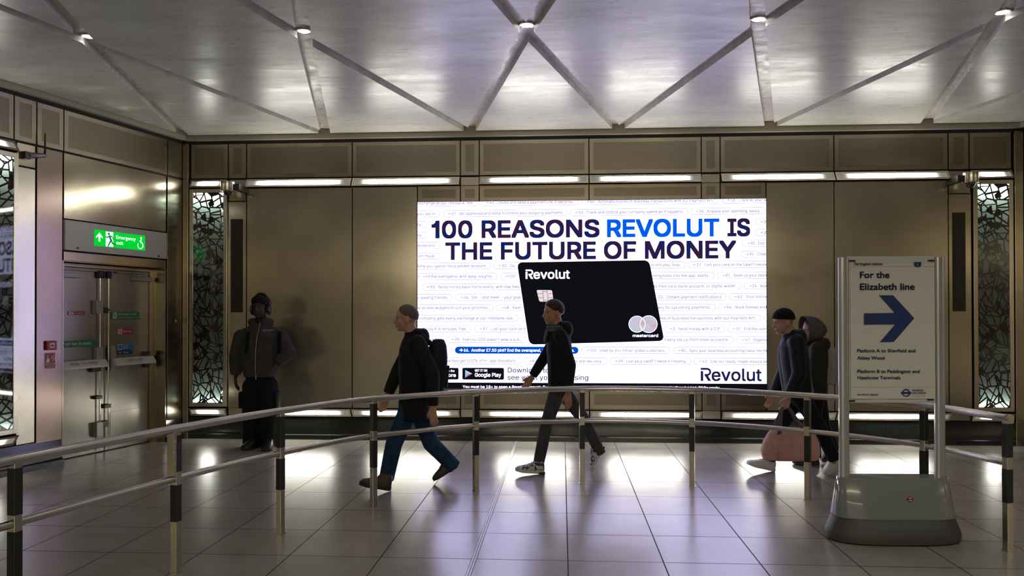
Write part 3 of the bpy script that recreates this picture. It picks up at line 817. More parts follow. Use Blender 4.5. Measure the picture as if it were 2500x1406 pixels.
for row, xa, xb, s in PILLS:
    x0 = wp(xa, 700)[0]; x1 = wp(xb, 700)[0]
    if xa == 1000: x0 = SX0 - 0.3
    if xb == 1900: x1 = SX1 + 0.3
    zc = wp(1045, ROW[row])[1]; hz = 0.0435
    A, B = pill_outline(x0, x1, zc, hz), pill_outline(x0+.0075, x1-.0075, zc, hz-.0075)
    cl_ = lambda p: (min(max(p[0], SX0+.005), SX1-.005), min(p[1], SZ1-.005))
    for i in range(len(A)):
        j = (i+1) % len(A)
        q = [cl_(p) for p in (A[i], A[j], B[j], B[i])]
        if max(p[0] for p in q) - min(p[0] for p in q) < 1e-6 or max(p[1] for p in q) - min(p[1] for p in q) < 1e-6: continue
        mo.face([(p[0], -0.0025, p[1]) for p in q])
    if not s: continue
    cap = 0.0355; zb = zc - 0.017
    if s[0] == '\u2192':
        s = s[2:]; xa_ = x0 + 0.055; arrow(mt, xa_, zc, 0.040, -0.0025); xs = xa_ + 0.052
    else: xs = x0 + 0.055
    fat = lambda xx, x1_=None, al='l': [write(mt, s, xx + dx, zb + dz, cap, -0.0025 - 0.00002*k, x1=None if x1_ is None else x1_ + dx, align=al) for k, (dx, dz) in enumerate(((0, 0), (.0019, .0016), (-.0019, .0016), (.0019, -.0016), (-.0019, -.0016), (.0019, 0), (-.0019, 0)))]
    if xa == 1000 or xa in (1540, 1560): fat(x1 - 0.062, None, 'r')
    elif xb == 1900: fat(xs, SX1 - 0.006)
    elif xb in (1285, 1290, 1300, 1310, 1320): fat(xs)
    else: fat(xs, x1 - 0.062)
# anything left of the screen edge is cut by the screen's own edge
for m_ in (mt,):
    bmesh.ops.bisect_plane(m_.bm, geom=m_.bm.verts[:] + m_.bm.edges[:] + m_.bm.faces[:], plane_co=(SX0+.005, 0, 0), plane_no=(-1, 0, 0), clear_outer=True)
mo.build('pill_outlines', M['led_line'], scr); mt.build('slogan_lettering', M['led_grey'], scr)
# the one blue pill
x0, x1 = wp(1111.5, 854)[0], wp(1412, 854)[0]; zc = wp(1045, ROW[15])[1]
mb = MB(); mb.face([(p[0], -0.003, p[1]) for p in pill_outline(x0, x1, zc, 0.0435)]); pb = mb.build('blue_pill', M['led_pill_blue'], scr)
mb = MB(); arrow(mb, x0 + 0.055, zc, 0.042, -0.0045, 0.009)
for k, (dx, dz) in enumerate(((0, 0), (.0008, .0006), (-.0008, .0006), (.0008, -.0006), (-.0008, -.0006))): write(mb, '66.  Another \u00a37.50 pint? End the overspend, with daily insights.', x0 + 0.112 + dx, zc - 0.018 + dz, 0.036, -0.0045 - .00002*k, x1=x1 - 0.05 + dx)
mb.build('pill_lettering', M['led_white'], pb)

# bank card
def rounded_quad(pts, r, n=8):
    out = []
    m = len(pts)
    for i in range(m):
        p, a, b = Vector(pts[i]), Vector(pts[i-1]), Vector(pts[(i+1) % m])
        u, v = (a - p).normalized(), (b - p).normalized()
        s, e = p + u*r, p + v*r
        for k in range(n+1):
            t = k / n
            out.append(s*(1-t)**2 + p*2*t*(1-t) + e*t**2)
    return out
card_q = [wp(1292.5, 841), wp(1621, 832), wp(1584, 635.5), wp(1262.5, 641)]
cd = MB(); cd.face([(p.x, -0.0045, p.y) for p in rounded_quad(card_q, 0.075)]); card = cd.build('bank_card', M['led_card'], scr)
mb = MB()
rim = [(p.x, p.y) for p in rounded_quad([wp(1290.0, 844), wp(1617, 835), wp(1581, 639), wp(1260.2, 644)], 0.075)]
mb.face([(x, -0.0035, z) for x, z in rim]); mb.build('card_edge', M['led_white'], card)
mb = MB(); wordmark(mb, 1283.5, 1391.0, 681.0, 22.6, -0.007, 0.0030); mb.build('card_lettering', M['led_white'], card)
mb = MB(); bold_line(mb, 'mastercard', 1544, 823.0, 1606, 822.0, 7.2, -0.007, 0.001, 2); mb.build('card_lettering', M['led_white'], card)
mb = MB(); mb.face([(p.x, -0.0065, p.y) for p in rounded_quad([wp(1317, 736.5), wp(1351.5, 736), wp(1348, 708.5), wp(1310, 708)], 0.022)])
chip = mb.build('chip', M['led_chip'], card)
mb = MB()
def lseg(mb, x0, y0, x1, y1, wpx, y):
    a, b = Vector(wp(x0, y0)), Vector(wp(x1, y1)); d = (b - a).normalized(); n = Vector((-d.y, d.x)) * wpx * 0.0025
    mb.face([(p.x, y, p.y) for p in (a-n, b-n, b+n, a+n)])
for s in ((1311,717,1326,717),(1313,727,1327,727),(1338,717,1350,717),(1339,727,1351,727),(1325,709,1328,736),(1335,709,1339,736),(1325,712,1336,712),(1327,733,1339,733)): lseg(mb, *s, 0.9, -0.0075)
mb.build('chip_lines', M['led_card'], chip)
for nm, cx, dx in (('card_circle', 1554.5, 20.5), ('card_circle', 1582.8, 21.5)):
    c = wp(cx, 791.2); r = wp(cx + dx, 791)[0] - c[0]
    mb = MB(); mb.disc((c[0], -0.0062 - (0.0008 if cx > 1560 else 0), c[1]), r, 'y', 40); o = mb.build(nm, M['led_hologram'], card)
    mb = MB(); mb.ring((c[0], -0.0078, c[1]), r, r - 0.006); mb.build('circle_edge', M['led_white'], o)

# footer
def badge(x0, y0, x1, y1):
    a, b = wp(x0, y1), wp(x1, y0)
    mb = MB(); mb.face([(p.x, -0.003, p.y) for p in rounded_quad([(a[0], a[1]), (b[0], a[1]), (b[0], b[1]), (a[0], b[1])], 0.022)])
    return mb.build('store_badge', M['led_black'], scr)
b1 = badge(1026, 897.5, 1120.5, 925.5); b2 = badge(1129.5, 897.5, 1231, 926)
mb = MB(); wline(mb, 'Download on the', 1058, 907.5, 1110.5, 907.2, 5.6, -0.0045); bold_line(mb, 'App Store', 1056, 919.4, 1114, 919.2, 8.6, -0.0045, 0.0012); mb.build('badge_lettering', M['led_white'], b1)
mb = MB(); bold_line(mb, 'GET IT ON', 1160, 906.8, 1190, 906.6, 5.6, -0.0045, 0.0007, 2); bold_line(mb, 'Google Play', 1160, 919.4, 1224, 919.0, 9.4, -0.0045, 0.0012); mb.build('badge_lettering', M['led_white'], b2)
tri = [wp(1136.5, 902.5), wp(1136.5, 921.5), wp(1154, 911.8)]; mid = wp(1144, 912)
for q, c in (((tri[0], tri[1], mid), (0.25, 0.62, 0.95)), ((tri[0], mid, tri[2]), (0.45, 0.80, 0.72)), ((tri[1], tri[2], mid), (0.75, 0.12, 0.22))):
    mb = MB(); mb.face([(p[0], -0.0045, p[1]) for p in q]); mb.build('play_mark', emitter('led_mark', c, 1.0), b2)
mb = MB(); bold_line(mb, 'Download to', 1240, 909.4, 1341, 909.0, 12.0, -0.003, 0.0012); mb.build('invitation_lettering', M['led_navy'], scr)
mb = MB(); bold_line(mb, "see what you're missing", 1239.5, 927.2, 1436, 926.6, 12.0, -0.003, 0.0012); mb.build('invitation_lettering', M['led_navy'], scr)
mb = MB(); wordmark(mb, 1709.5, 1858.0, 929.4, 32.0, -0.003, 0.0046); mb.build('brand_lettering', M['led_navy'], scr)
mb = MB(); bold_line(mb, 'You must be 18+ to open a Revolut account. Card delivery fees may apply. Fair usage limits and other fees may apply. Revolut Ltd. T&Cs apply.', 1130.5, 948.0, 1757, 948.0, 6.6, -0.003, 0.0006, 2); mb.build('legal_lettering', M['led_white'], scr)

# ------------------------------------------------------------------ emergency door in the left wall
# (left-wall coordinates: x runs towards the corner, y into the wall, z up)
door = thing('door_1', None, None, MLW @ T((-1.083, 0.20, 0)), kind='structure')
DO = (-1.083, 0.0, 0)
def dpart(name, mat, fn, parent=None, smooth=False, label=None):
    mb = MB(DO); fn(mb); o = mb.build(name, M[mat], parent or door, smooth=smooth)
    if label: o['label'] = label
    return o
dpart('door_frame', 'steel_dark', lambda m: (m.box((-1.822,-0.02,0),(-1.765,0.05,2.15)), m.box((-0.40,-0.02,0),(-0.342,0.05,2.15)), m.box((-1.765,-0.02,2.11),(-0.40,0.05,2.15))))
leafs = []
for a, b in ((-1.762, -1.087), (-1.079, -0.403)):
    leafs.append(dpart('door_leaf', 'steel_door', lambda m: m.box((a, 0.0, 0.008), (b, 0.045, 2.106), 0.003, 1)))
dpart('kick_plate', 'steel_door', lambda m: m.box((-0.998, -0.004, 0.03), (-0.43, 0.0, 0.443), 0.001, 1), leafs[1])
for x in (-1.176, -1.053):
    dpart('bolt_rod', 'chrome', lambda m: m.tube([(x, -0.03, 0.02), (x, -0.03, 2.05)], 0.0085, 10), smooth=True)
    dpart('bolt_head', 'dark_metal', lambda m: (m.box((x-.034, -0.05, 2.0), (x+.034, 0.0, 2.085), 0.012), m.tube([(x, -.056, 2.04), (x, -.048, 2.04)], 0.015, 12)))
for x, z0, z1 in ((-1.198, .616, .655), (-1.075, .50, .545)):
    dpart('rod_guide', 'dark_metal', lambda m: m.box((x-.045, -0.045, z0), (x+.05, 0.0, z1), 0.006))
dpart('lock_case', 'grey_metal', lambda m: m.box((-1.262, -0.06, 1.595), (-1.158, 0.0, 1.742), 0.005))
dpart('lock_case', 'grey_metal', lambda m: m.box((-1.248, -0.06, 0.188), (-1.152, 0.0, 0.356), 0.005))
dpart('latch_keep', 'dark_metal', lambda m: (m.box((-1.134, -0.045, 1.60), (-1.066, 0.0, 1.665), 0.006), m.box((-1.150, -0.05, 1.625), (-1.06, -0.03, 1.645))))
dpart('latch_keep', 'dark_metal', lambda m: (m.box((-1.138, -0.045, 0.285), (-1.066, 0.0, 0.36), 0.006), m.box((-1.152, -0.05, 0.31), (-1.06, -0.03, 0.332))))
dpart('bar_gearbox', 'grey_metal', lambda m: m.box((-1.245, -0.055, 1.05), (-1.146, 0.0, 1.21), 0.006))
dpart('bar_gearbox', 'grey_metal', lambda m: m.box((-1.038, -0.055, 0.925), (-0.968, 0.0, 1.222), 0.006))
dpart('bar_bracket', 'dark_metal', lambda m: (m.box((-0.495, -0.05, 1.05), (-0.42, 0.0, 1.127), 0.006), m.box((-0.495, -0.045, 0.93), (-0.42, 0.0, 1.0), 0.006)))
dpart('bar_bracket', 'dark_metal', lambda m: m.box((-1.30, -0.045, 0.93), (-1.17, 0.0, 1.0), 0.006))
SANS[0] = FONT
for a, b in ((-1.80, -1.135), (-1.02, -0.40)):
    prof = [(-0.03, 1.075), (-0.075, 1.07), (-0.12, 1.005), (-0.118, 0.985), (-0.03, 0.985)]
    bar = dpart('push_bar', 'white_plate', lambda m: m.prism([(a, y, z) for y, z in prof], (b - a, 0, 0)))
    mb = MB(DO)
    mb.M = Matrix.Translation(-Vector(DO)) @ Matrix.Translation((0, -0.0995, 1.0375)) @ Matrix.Rotation(-math.atan2(0.045, 0.065), 4, 'X')
    write(mb, 'PUSH TO OPEN', a + (0.16 if a < -1.5 else 0.18), -0.016, 0.034, -0.004, x1=b - (0.15 if a < -1.5 else 0.20))
    mb.build('bar_lettering', M['lettering_green'], bar)
for a, b, c, d in ((-1.72, -1.46, -1.75, -1.224), (-0.695, -0.40, -0.94, -0.426)):
    cl_o = dpart('door_closer', 'grey_metal', lambda m: m.box((a, -0.055, 1.99), (b, 0.0, 2.045), 0.004))
    dpart('closer_rail', 'grey_metal', lambda m: m.box((c, -0.045, 2.071), (d, -0.012, 2.089), 0.003), cl_o)
def door_sign(x0, x1, z0, z1, mat, fn, lmat='lettering_white', label=None):
    o = dpart('door_sign', mat, lambda m: m.box((x0, -0.003, z0), (x1, 0.0, z1)), label=label)
    mb = MB(DO); fn(mb); mb.build('sign_lettering', M[lmat], o)
    return o
def plate(parent, mat, x0, x1, z0, z1, y=-0.0036, name='pictogram_field'):
    mb = MB(DO); mb.face([(x0,y,z0),(x1,y,z0),(x1,y,z1),(x0,y,z1)]); return mb.build(name, M[mat], parent)
def running_man(mb, x0, z0, s, y):
    """small running figure s metres tall"""
    P_ = lambda *p: [(x0 + a*s, y, z0 + b*s) for a, b in p]
    mb.face([(x0 + 0.30*s + 0.085*s*math.cos(k*math.pi/8), y, z0 + 0.90*s + 0.085*s*math.sin(k*math.pi/8)) for k in range(16)])
    for a, b, w in (((.34,.76),(.52,.42),.15), ((.34,.74),(.14,.62),.07), ((.14,.62),(.02,.66),.06), ((.44,.76),(.62,.70),.07), ((.62,.70),(.70,.54),.06),
                    ((.50,.44),(.36,.24),.11), ((.36,.24),(.24,.02),.09), ((.52,.44),(.64,.24),.11), ((.64,.24),(.90,.20),.08)):
        p, q = Vector(a), Vector(b); d = (q - p).normalized(); n = Vector((-d.y, d.x)) * w / 2
        mb.face([(x0 + v.x*s, y, z0 + v.y*s) for v in (p - n - d*.02, q - n + d*.02, q + n + d*.02, p + n - d*.02)])
o = door_sign(-1.590, -1.361, 1.579, 1.619, 'red', lambda m: write(m, 'Fire fighters only', -1.50, 1.592, 0.012, -0.0042, x1=-1.375), label='small red sign on the left leaf')
plate(o, 'cream', -1.578, -1.545, 1.584, 1.614); plate(o, 'cream', -1.538, -1.515, 1.584, 1.614)
o = door_sign(-1.002, -0.554, 1.524, 1.614, 'green', lambda m: (write(m, 'Emergency exit', -0.885, 1.575, 0.026, -0.0042, x1=-0.60, bold=0), write(m, 'This door is fitted with an alarm', -0.885, 1.541, 0.013, -0.0042, x1=-0.565)), label='green sign with a running figure on the right leaf')
pf = plate(o, 'cream', -0.965, -0.905, 1.533, 1.606)
mb = MB(DO); running_man(mb, -0.968, 1.535, 0.068, -0.0044); mb.build('running_figure', M['green'], pf)
o = door_sign(-0.891, -0.665, 1.345, 1.413, 'red', lambda m: write(m, 'Staff only', -0.810, 1.368, 0.025, -0.0042, x1=-0.68, bold=0), label='red and white sign on the right leaf')
pf = plate(o, 'cream', -0.889, -0.822, 1.347, 1.411)
mb = MB(DO); mb.ring((-0.8555, -0.0044, 1.379), 0.026, 0.020, n=24)
mb.face([(-0.875,-0.0044,1.394),(-0.870,-0.0044,1.399),(-0.836,-0.0044,1.364),(-0.841,-0.0044,1.359)]); mb.build('no_entry_ring', M['red'], pf)
o = door_sign(-0.891, -0.667, 1.163, 1.234, 'blue', lambda m: (write(m, 'Fire door', -0.810, 1.203, 0.017, -0.0042, x1=-0.735), write(m, 'keep shut', -0.810, 1.177, 0.017, -0.0042, x1=-0.735)), label='light blue sign on the right leaf')
pf = plate(o, 'cream', -0.889, -0.824, 1.165, 1.232)
mb = MB(DO); mb.disc((-0.8565, -0.0044, 1.1985), 0.029, 'y', 24); dd = mb.build('mandatory_disc', M['blue'], pf)
o = door_sign(-0.891, -0.667, 1.106, 1.160, 'navy', lambda m: (write(m, 'CR', -0.876, 1.121, 0.022, -0.0042, x1=-0.84), write(m, 'Private', -0.805, 1.121, 0.020, -0.0042, x1=-0.725)), label='dark blue sign on the right leaf')
door_sign(-1.76, -1.214, 1.222, 1.295, 'green', lambda m: write(m, 'Push bar to open', -1.66, 1.243, 0.034, -0.0042, x1=-1.275, bold=0), label='green sign across the left leaf')

# lit exit sign box over the door
ES = (-1.072, 0.0, 2.27)
es = thing('exit_sign', 'white sign box with a lit green emergency exit panel above the steel double door', 'exit sign', MLW @ T(ES))
mb = MB(ES); mb.box((-1.816, -0.012, 2.272), (-0.327, 0.02, 2.594), 0.004); mb.build('sign_box', M['white_plate'], es)
M['exit_green'] = emitter('exit_green', (0.0, 0.62, 0.03), 1.05)
M['exit_white'] = emitter('exit_white', (0.72, 1.0, 0.80), 1.15)
mb = MB(ES); mb.box((-1.437, -0.016, 2.348), (-0.692, -0.010, 2.526)); gp = mb.build('lit_panel', M['exit_green'], es)
SANS[0] = None
mb = MB(ES); y = -0.018
def bwrite(mb, s, x0, z0, cap, y, x1, r):
    for dx, dz in ((0,0),(r,0),(-r,0),(0,r),(0,-r),(r,r),(-r,-r),(r,-r),(-r,r)): write(mb, s, x0+dx, z0+dz, cap, y, x1=x1+dx, res=3)
bwrite(mb, 'Emergency', -1.134, 2.452, 0.040, y, -0.840, 0.0013); bwrite(mb, 'exit', -1.134, 2.388, 0.040, y, -1.030, 0.0013)
mb.build('sign_lettering', M['exit_white'], gp)
mb = MB(ES)
mb.face([(-1.371,y,2.500),(-1.418,y,2.452),(-1.418,y,2.432),(-1.385,y,2.456),(-1.385,y,2.397),(-1.357,y,2.397),(-1.357,y,2.456),(-1.324,y,2.432),(-1.324,y,2.452)])
mb.build('arrow', M['exit_white'], gp)
mb = MB(ES); mb.face([(-1.284,y,2.352),(-1.176,y,2.352),(-1.176,y,2.520),(-1.284,y,2.520)]); fd = mb.build('door_pictogram', M['exit_white'], gp)
mb = MB(ES); running_man(mb, -1.288, 2.354, 0.158, -0.0195); mb.build('running_figure', emitter('exit_figure', (0.0, 0.16, 0.05), 1.0), gp)
mb = MB(ES); mb.disc((-0.757, y, 2.493), 0.014, 'y', 20); mb.ring((-0.770, y, 2.404), 0.044, 0.033, n=36, a0=math.radians(-215), a1=math.radians(75))
for a, b, w in (((-0.757,2.478),(-0.764,2.434),.016), ((-0.764,2.436),(-0.735,2.436),.012), ((-0.735,2.436),(-0.722,2.388),.012), ((-0.760,2.462),(-0.786,2.452),.008)):
    p, q = Vector(a), Vector(b); d = (q-p).normalized(); n = Vector((-d.y, d.x))*w/2
    mb.face([(v.x, y, v.y) for v in (p-n, q-n, q+n, p+n)])
mb.build('wheelchair_figure', M['exit_white'], gp)
for x, z in ((-1.659, 2.302), (-0.471, 2.297)):
    mb = MB(ES); mb.tube([(x, -0.018, z), (x, -0.011, z)], 0.012, 14); mb.build('screw', M['dark_metal'], es)

# fire alarm point and its sign
FC = (-1.985, 0.0, 1.26)
fc = thing('fire_alarm_call_point', 'square red fire alarm call point on the steel panel left of the door', 'fire alarm', MLW @ T(FC))
mb = MB(FC); mb.box((-2.046, -0.028, 1.213), (-1.926, 0.0, 1.310), 0.006); mb.build('housing', M['red'], fc)
mb = MB(FC); mb.box((-2.012, -0.031, 1.236), (-1.955, -0.027, 1.288)); gl_ = mb.build('glass_plate', M['cream'], fc)
mb = MB(FC); mb.box((-2.002, -0.0325, 1.255), (-1.965, -0.0308, 1.268)); mb.build('press_mark', M['lettering_black'], gl_)
FS = (-1.988, 0.0, 1.10)
fs = thing('fire_alarm_sign', 'red sign with a hand and flames under the fire alarm call point', 'sign', MLW @ T(FS))
mb = MB(FS); mb.box((-2.052, -0.004, 1.022), (-1.925, 0.0, 1.186)); mb.build('sign_plate', M['cream'], fs)
mb = MB(FS); mb.box((-2.048, -0.005, 1.074), (-1.929, -0.003, 1.182)); mb.box((-2.048, -0.005, 1.026), (-1.929, -0.003, 1.070)); rp = mb.build('red_field', M['red'], fs)
SANS[0] = FONT
mb = MB(FS); write(mb, 'Fire alarm', -2.036, 1.052, 0.012, -0.0065, x1=-1.942); write(mb, 'call point', -2.030, 1.033, 0.012, -0.0065, x1=-1.948); mb.build('sign_lettering', M['lettering_white'], rp)
mb = MB(FS); y = -0.0065
mb.face([(-2.035,y,1.085),(-2.000,y,1.085),(-1.995,y,1.115),(-2.005,y,1.128),(-2.013,y,1.126),(-2.014,y,1.160),(-2.024,y,1.160),(-2.025,y,1.118),(-2.036,y,1.108)])
mb.build('hand_pictogram', M['lettering_white'], rp)
mb = MB(FS)
for dx, dz in ((0, 0), (0.022, 0.018), (0.018, -0.022), (0.038, 0.0)):
    mb.face([(-1.985+dx,y,1.115+dz),(-1.975+dx,y,1.118+dz),(-1.960+dx,y,1.150+dz),(-1.972+dx,y,1.140+dz)])
mb.build('flames_pictogram', M['lettering_white'], rp)
SW = (-0.17, 0.0, 1.505)
sw = thing('wall_switch', 'tiny square plate on the narrow dark panel between the door and the corner', 'switch', MLW @ T(SW))
mb = MB(SW); mb.box((-0.205, -0.008, 1.477), (-0.132, 0.0, 1.532), 0.003); mb.build('plate', M['dark_metal'], sw)
mb = MB(SW); mb.ring((-0.168, -0.010, 1.500), 0.018, 0.012, n=20); mb.box((-0.171, -0.0105, 1.500), (-0.165, -0.0095, 1.522)); mb.build('symbol', M['lettering_white'], sw)

# camera domes and the small device on the left wall
def camera_dome(mw, label, side):
    t = thing('camera_dome', label, 'security camera', mw, 'camera domes beside the art glass')
    mb = MB(); c, n = 0.0, 32
    prof = [(0.070, 0.115), (0.088, 0.108), (0.090, 0.0), (0.084, -0.012), (0.060, -0.014)]
    mb.loft([[(r*math.cos(2*math.pi*k/n), r*math.sin(2*math.pi*k/n), z) for k in range(n)] for r, z in prof]); mb.build('housing', M['rail'], t, smooth=True)
    mb = MB(); mb.loft([[(0.056*math.cos(p)*math.cos(2*math.pi*k/n), 0.056*math.cos(p)*math.sin(2*math.pi*k/n), -0.013 - 0.056*math.sin(p)) for k in range(n)] for p in [i*math.pi/2/8 for i in range(8)]])
    mb.build('dome', M['smoked'], t, smooth=True)
    mb = MB(); mb.box((min(0, side*0.13), -0.022, 0.02), (max(0, side*0.13), 0.022, 0.065), 0.004); mb.box((side*0.13-.03, -0.03, 0.0), (side*0.13+.03, 0.245, 0.082), 0.004)
    mb.build('bracket', M['dark_metal'], t)
camera_dome(T((-4.155, 9.55, 3.125)), 'steel camera dome at the top of the left art glass panel', 1)
camera_dome(T((4.79, 9.55, 3.125)), 'steel camera dome at the top of the right art glass panel', -1)
WS = (-2.29, 0.0, 3.18)
ws = thing('wall_sensor', 'small dark device on a short arm with an upright rod on the left wall', 'sensor', MLW @ T(WS))
mb = MB(WS); mb.box((-2.325, -0.05, 3.146), (-2.255, 0.0, 3.222), 0.006); mb.build('mounting_box', M['dark_metal'], ws)
mb = MB(WS); mb.tube([(-2.26, -0.03, 3.19), (-2.20, -0.05, 3.20), (-2.11, -0.06, 3.215)], 0.028, 12, radii=[0.030, 0.028, 0.02]); mb.build('arm', M['grey_metal'], ws, smooth=True)
mb = MB(WS); mb.tube([(-2.108, -0.06, 3.20), (-2.106, -0.06, 3.29), (-2.106, -0.06, 3.445)], 0.012, 10, radii=[0.014, 0.010, 0.006]); mb.build('aerial', M['black'], ws, smooth=True)

# ------------------------------------------------------------------ curved guard rail
RP = [(-2.84, 2.55), (-2.62, 3.62), (-2.353, 4.668), (-2.027, 5.56), (-1.55, 6.40), (-0.772, 7.02), (0.185, 7.40), (1.19, 7.32), (2.085, 6.85), (2.735, 6.153), (2.965, 5.455)]
def spline(pts, z, n=14):
    P_ = [Vector((x, y, z)) for x, y in pts]
    P_ = [P_[0]*2 - P_[1]] + P_ + [P_[-1]*2 - P_[-2]]
    out = []
    for i in range(1, len(P_) - 2):
        for k in range(n):
            t = k / n; a, b, c, d = P_[i-1:i+3]
            out.append(0.5*((2*b) + (c-a)*t + (2*a-5*b+4*c-d)*t*t + (3*b-a-3*c+d)*t**3))
    out.append(P_[-2])
    return out
rail = thing('guard_rail', 'long curved steel guard rail with banded posts across the hall', 'railing', T((0.185, 7.40, 0)))
RO = (0.185, 7.40, 0)
top = spline(RP, 0.884); midr = spline(RP, 0.582)
mb = MB(RO); mb.tube(top, 0.0255, 20); mb.build('handrail', M['rail'], rail, smooth=True)
mb = MB(RO); mb.tube(midr, 0.0205, 18); mb.build('mid_rail', M['rail'], rail, smooth=True)
def tangent(i):
    j = i * 14
    return (top[min(j+1, len(top)-1)] - top[max(j-1, 0)]).normalized()
def make_post():
    w = 0.0225
    p = bpy.data.objects.new('post', None)
    mb = MB(); mb.box((-w, -w, 0), (w, w, 0.872), 0.002, 1); mb.box((-w-.006, -w-.006, 0), (w+.006, w+.006, 0.005)); p = mb.build('post', M['steel_trim'], rail)
    for a, b in ((0.622, 0.848), (0.320, 0.545)):
        mb = MB(); mb.box((-w-.0012, -w-.0012, a), (w+.0012, w+.0012, b), 0.002, 1); mb.build('black_sleeve', M['black'], p)
    return p
p0 = make_post()
for i, (x, y) in enumerate(RP):
    p = p0 if i == 0 else copy_tree(p0, rail)
    t = tangent(i)
    p.matrix_local = T((x - RO[0], y - RO[1], 0)) @ Matrix.Rotation(math.atan2(t.y, t.x), 4, 'Z')
# rounded end plate of the last post
t = tangent(10); R_ = T((RP[10][0], RP[10][1], 0)) @ Matrix.Rotation(math.atan2(t.y, t.x), 4, 'Z')
mb = MB(); mb.M = T((-RO[0], -RO[1], 0)) @ R_
pts = [(0.024, -0.0235, 0.85), (0.024, 0.0235, 0.85)] + [(0.024, 0.0265*math.cos(a*math.pi/12), 0.885 + 0.0265*math.sin(a*math.pi/12)) for a in range(13)]
mb.prism(pts, (0.006, 0, 0)); mb.build('end_cap', M['steel_trim'], rail)
# splice plate with three screws at the second visible post
t = tangent(2); R_ = T((RP[2][0] - RO[0], RP[2][1] - RO[1], 0)) @ Matrix.Rotation(math.atan2(t.y, t.x), 4, 'Z')
mb = MB(); mb.M = R_; mb.box((-0.047, -0.026, 0.60), (-0.0225, 0.026, 0.868), 0.003); sp = mb.build('splice_plate', M['steel_trim'], rail)
for z in (0.815, 0.745, 0.675):
    mb = MB(); mb.M = R_; mb.tube([(-0.035, -0.030, z), (-0.035, -0.0255, z)], 0.008, 16); o = mb.build('screw', M['chrome'], sp)

# ------------------------------------------------------------------ station sign on a wheeled base
SG = Vector((2.315, 5.70, 0))
sg = thing('sign_stand', 'white freestanding sign with a blue right arrow, in front of the guard rail', 'sign', T(SG) @ Matrix.Rotation(math.radians(2.5), 4, 'Z'))
def srings(levels, n=64):
    out = []
    for z, a, b, e in levels:
        out.append([(a*math.copysign(abs(math.cos(2*math.pi*k/n))**(2/e), math.cos(2*math.pi*k/n)), b*math.copysign(abs(math.sin(2*math.pi*k/n))**(2/e), math.sin(2*math.pi*k/n)), z) for k in range(n)])
    return out
M['sign_foot'] = P('sign_foot', (0.055, 0.054, 0.048), 0.5)
M['gloss_white'] = P('gloss_grey', (0.20, 0.215, 0.205), 0.10, 0.0, 0.5, 0.4)
M['sign_post'] = P('sign_post', (0.40, 0.40, 0.41), 0.22, 0.35)
mb = MB(); mb.loft(srings([(0.0, 0.435, 0.185, 2.6), (0.012, 0.452, 0.200, 2.6), (0.055, 0.458, 0.205, 2.6), (0.075, 0.452, 0.200, 2.6), (0.165, 0.412, 0.158, 3.2), (0.17, 0.40, 0.15, 3.2)])); mb.build('foot', M['sign_foot'], sg, smooth=True)
mb = MB(); mb.loft(srings([(0.168, 0.410, 0.155, 3.6), (0.178, 0.413, 0.158, 3.6), (0.425, 0.378, 0.082, 4.2), (0.440, 0.372, 0.076, 4.2)])); mb.build('body', M['gloss_white'], sg, smooth=True)
for x in (-0.334, 0.334):
    mb = MB(); mb.loft([[(x + 0.034*math.copysign(abs(math.cos(2*math.pi*k/28))**0.7, math.cos(2*math.pi*k/28)), 0.026*math.copysign(abs(math.sin(2*math.pi*k/28))**0.7, math.sin(2*math.pi*k/28)), z) for k in range(28)] for z in (0.43, 1.978)]); mb.build('post', M['sign_post'], sg, smooth=True)
mb = MB(); mb.box((-0.300, -0.012, 0.955), (0.300, 0.016, 1.985), 0.003); board = mb.build('board', M['white_plate'], sg)
def poster_mat():
    m = P('poster_paper', (0.62, 0.605, 0.55), 0.42)
    nt, b = nodes_of(m)
    v = noise(nt, coords(nt, (3, 3, 2)), 2.2, 3.0, 0.5)
    bump(nt, b, v, 0.5, 0.03)
    return m
M['poster'] = poster_mat()
INV = sg.matrix_world.inverted()
def sp_(x, y, Y=5.66):
    p = INV @ at(x, y, Y); return p.x, p.z
pz = lambda v: sp_(2170, v)[1]
mb = MB(); nx, nz = 14, 24
ax0, ax1, az0, az1 = -0.292, 0.296, 0.985, 1.935
grid = [[mb.V((ax0 + (ax1-ax0)*i/nx, -0.016 - 0.004*math.sin(i*0.9 + j*0.5)*math.sin(j*0.37 + 1.0) - (0.004 if j == 0 else 0), az0 + (az1-az0)*j/nz)) for i in range(nx+1)] for j in range(nz+1)]
for j in range(nz):
    for i in range(nx): mb.bm.faces.new([grid[j][i], grid[j][i+1], grid[j+1][i+1], grid[j+1][i]])
poster = mb.build('poster', M['poster'], sg, smooth=True)
PY = -0.0215
def pline(mb, s, xa, ya, xb, capx, bold=0.0):
    X0, Z0 = sp_(xa, ya); X1, _ = sp_(xb, ya); cap = sp_(xa, ya - capx)[1] - Z0
    if bold: bwrite(mb, s, X0, Z0, cap, PY, X1, bold)
    else: write(mb, s, X0, Z0, cap, PY, x1=X1)
SANS[0] = None
mb = MB(); pline(mb, 'For the', 2101.5, 678.3, 2174, 15.0, 0.0015); pline(mb, 'Elizabeth line', 2101.5, 707.3, 2237, 15.2, 0.0015); mb.build('heading_lettering', M['lettering_navy'], poster)
for s, xa, ya, xb, cp in (('Platform A to Shenfield and', 2093.5, 860.0, 2239.5, 7.6), ('Abbey Wood', 2094, 877.6, 2162, 7.6), ('Platform B to Paddington and', 2094.5, 910.4, 2250, 7.4), ('Heathrow Terminals', 2095, 925.8, 2202, 7.4)):
    mb = MB(); pline(mb, s, xa, ya, xb, cp, 0.0007); mb.build('platform_lettering', M['lettering_navy'], poster)
mb = MB(); pline(mb, 'Farringdon station', 2087.5, 647.0, 2157, 6.0, 0.0006); mb.build('station_lettering', M['lettering_black'], poster)
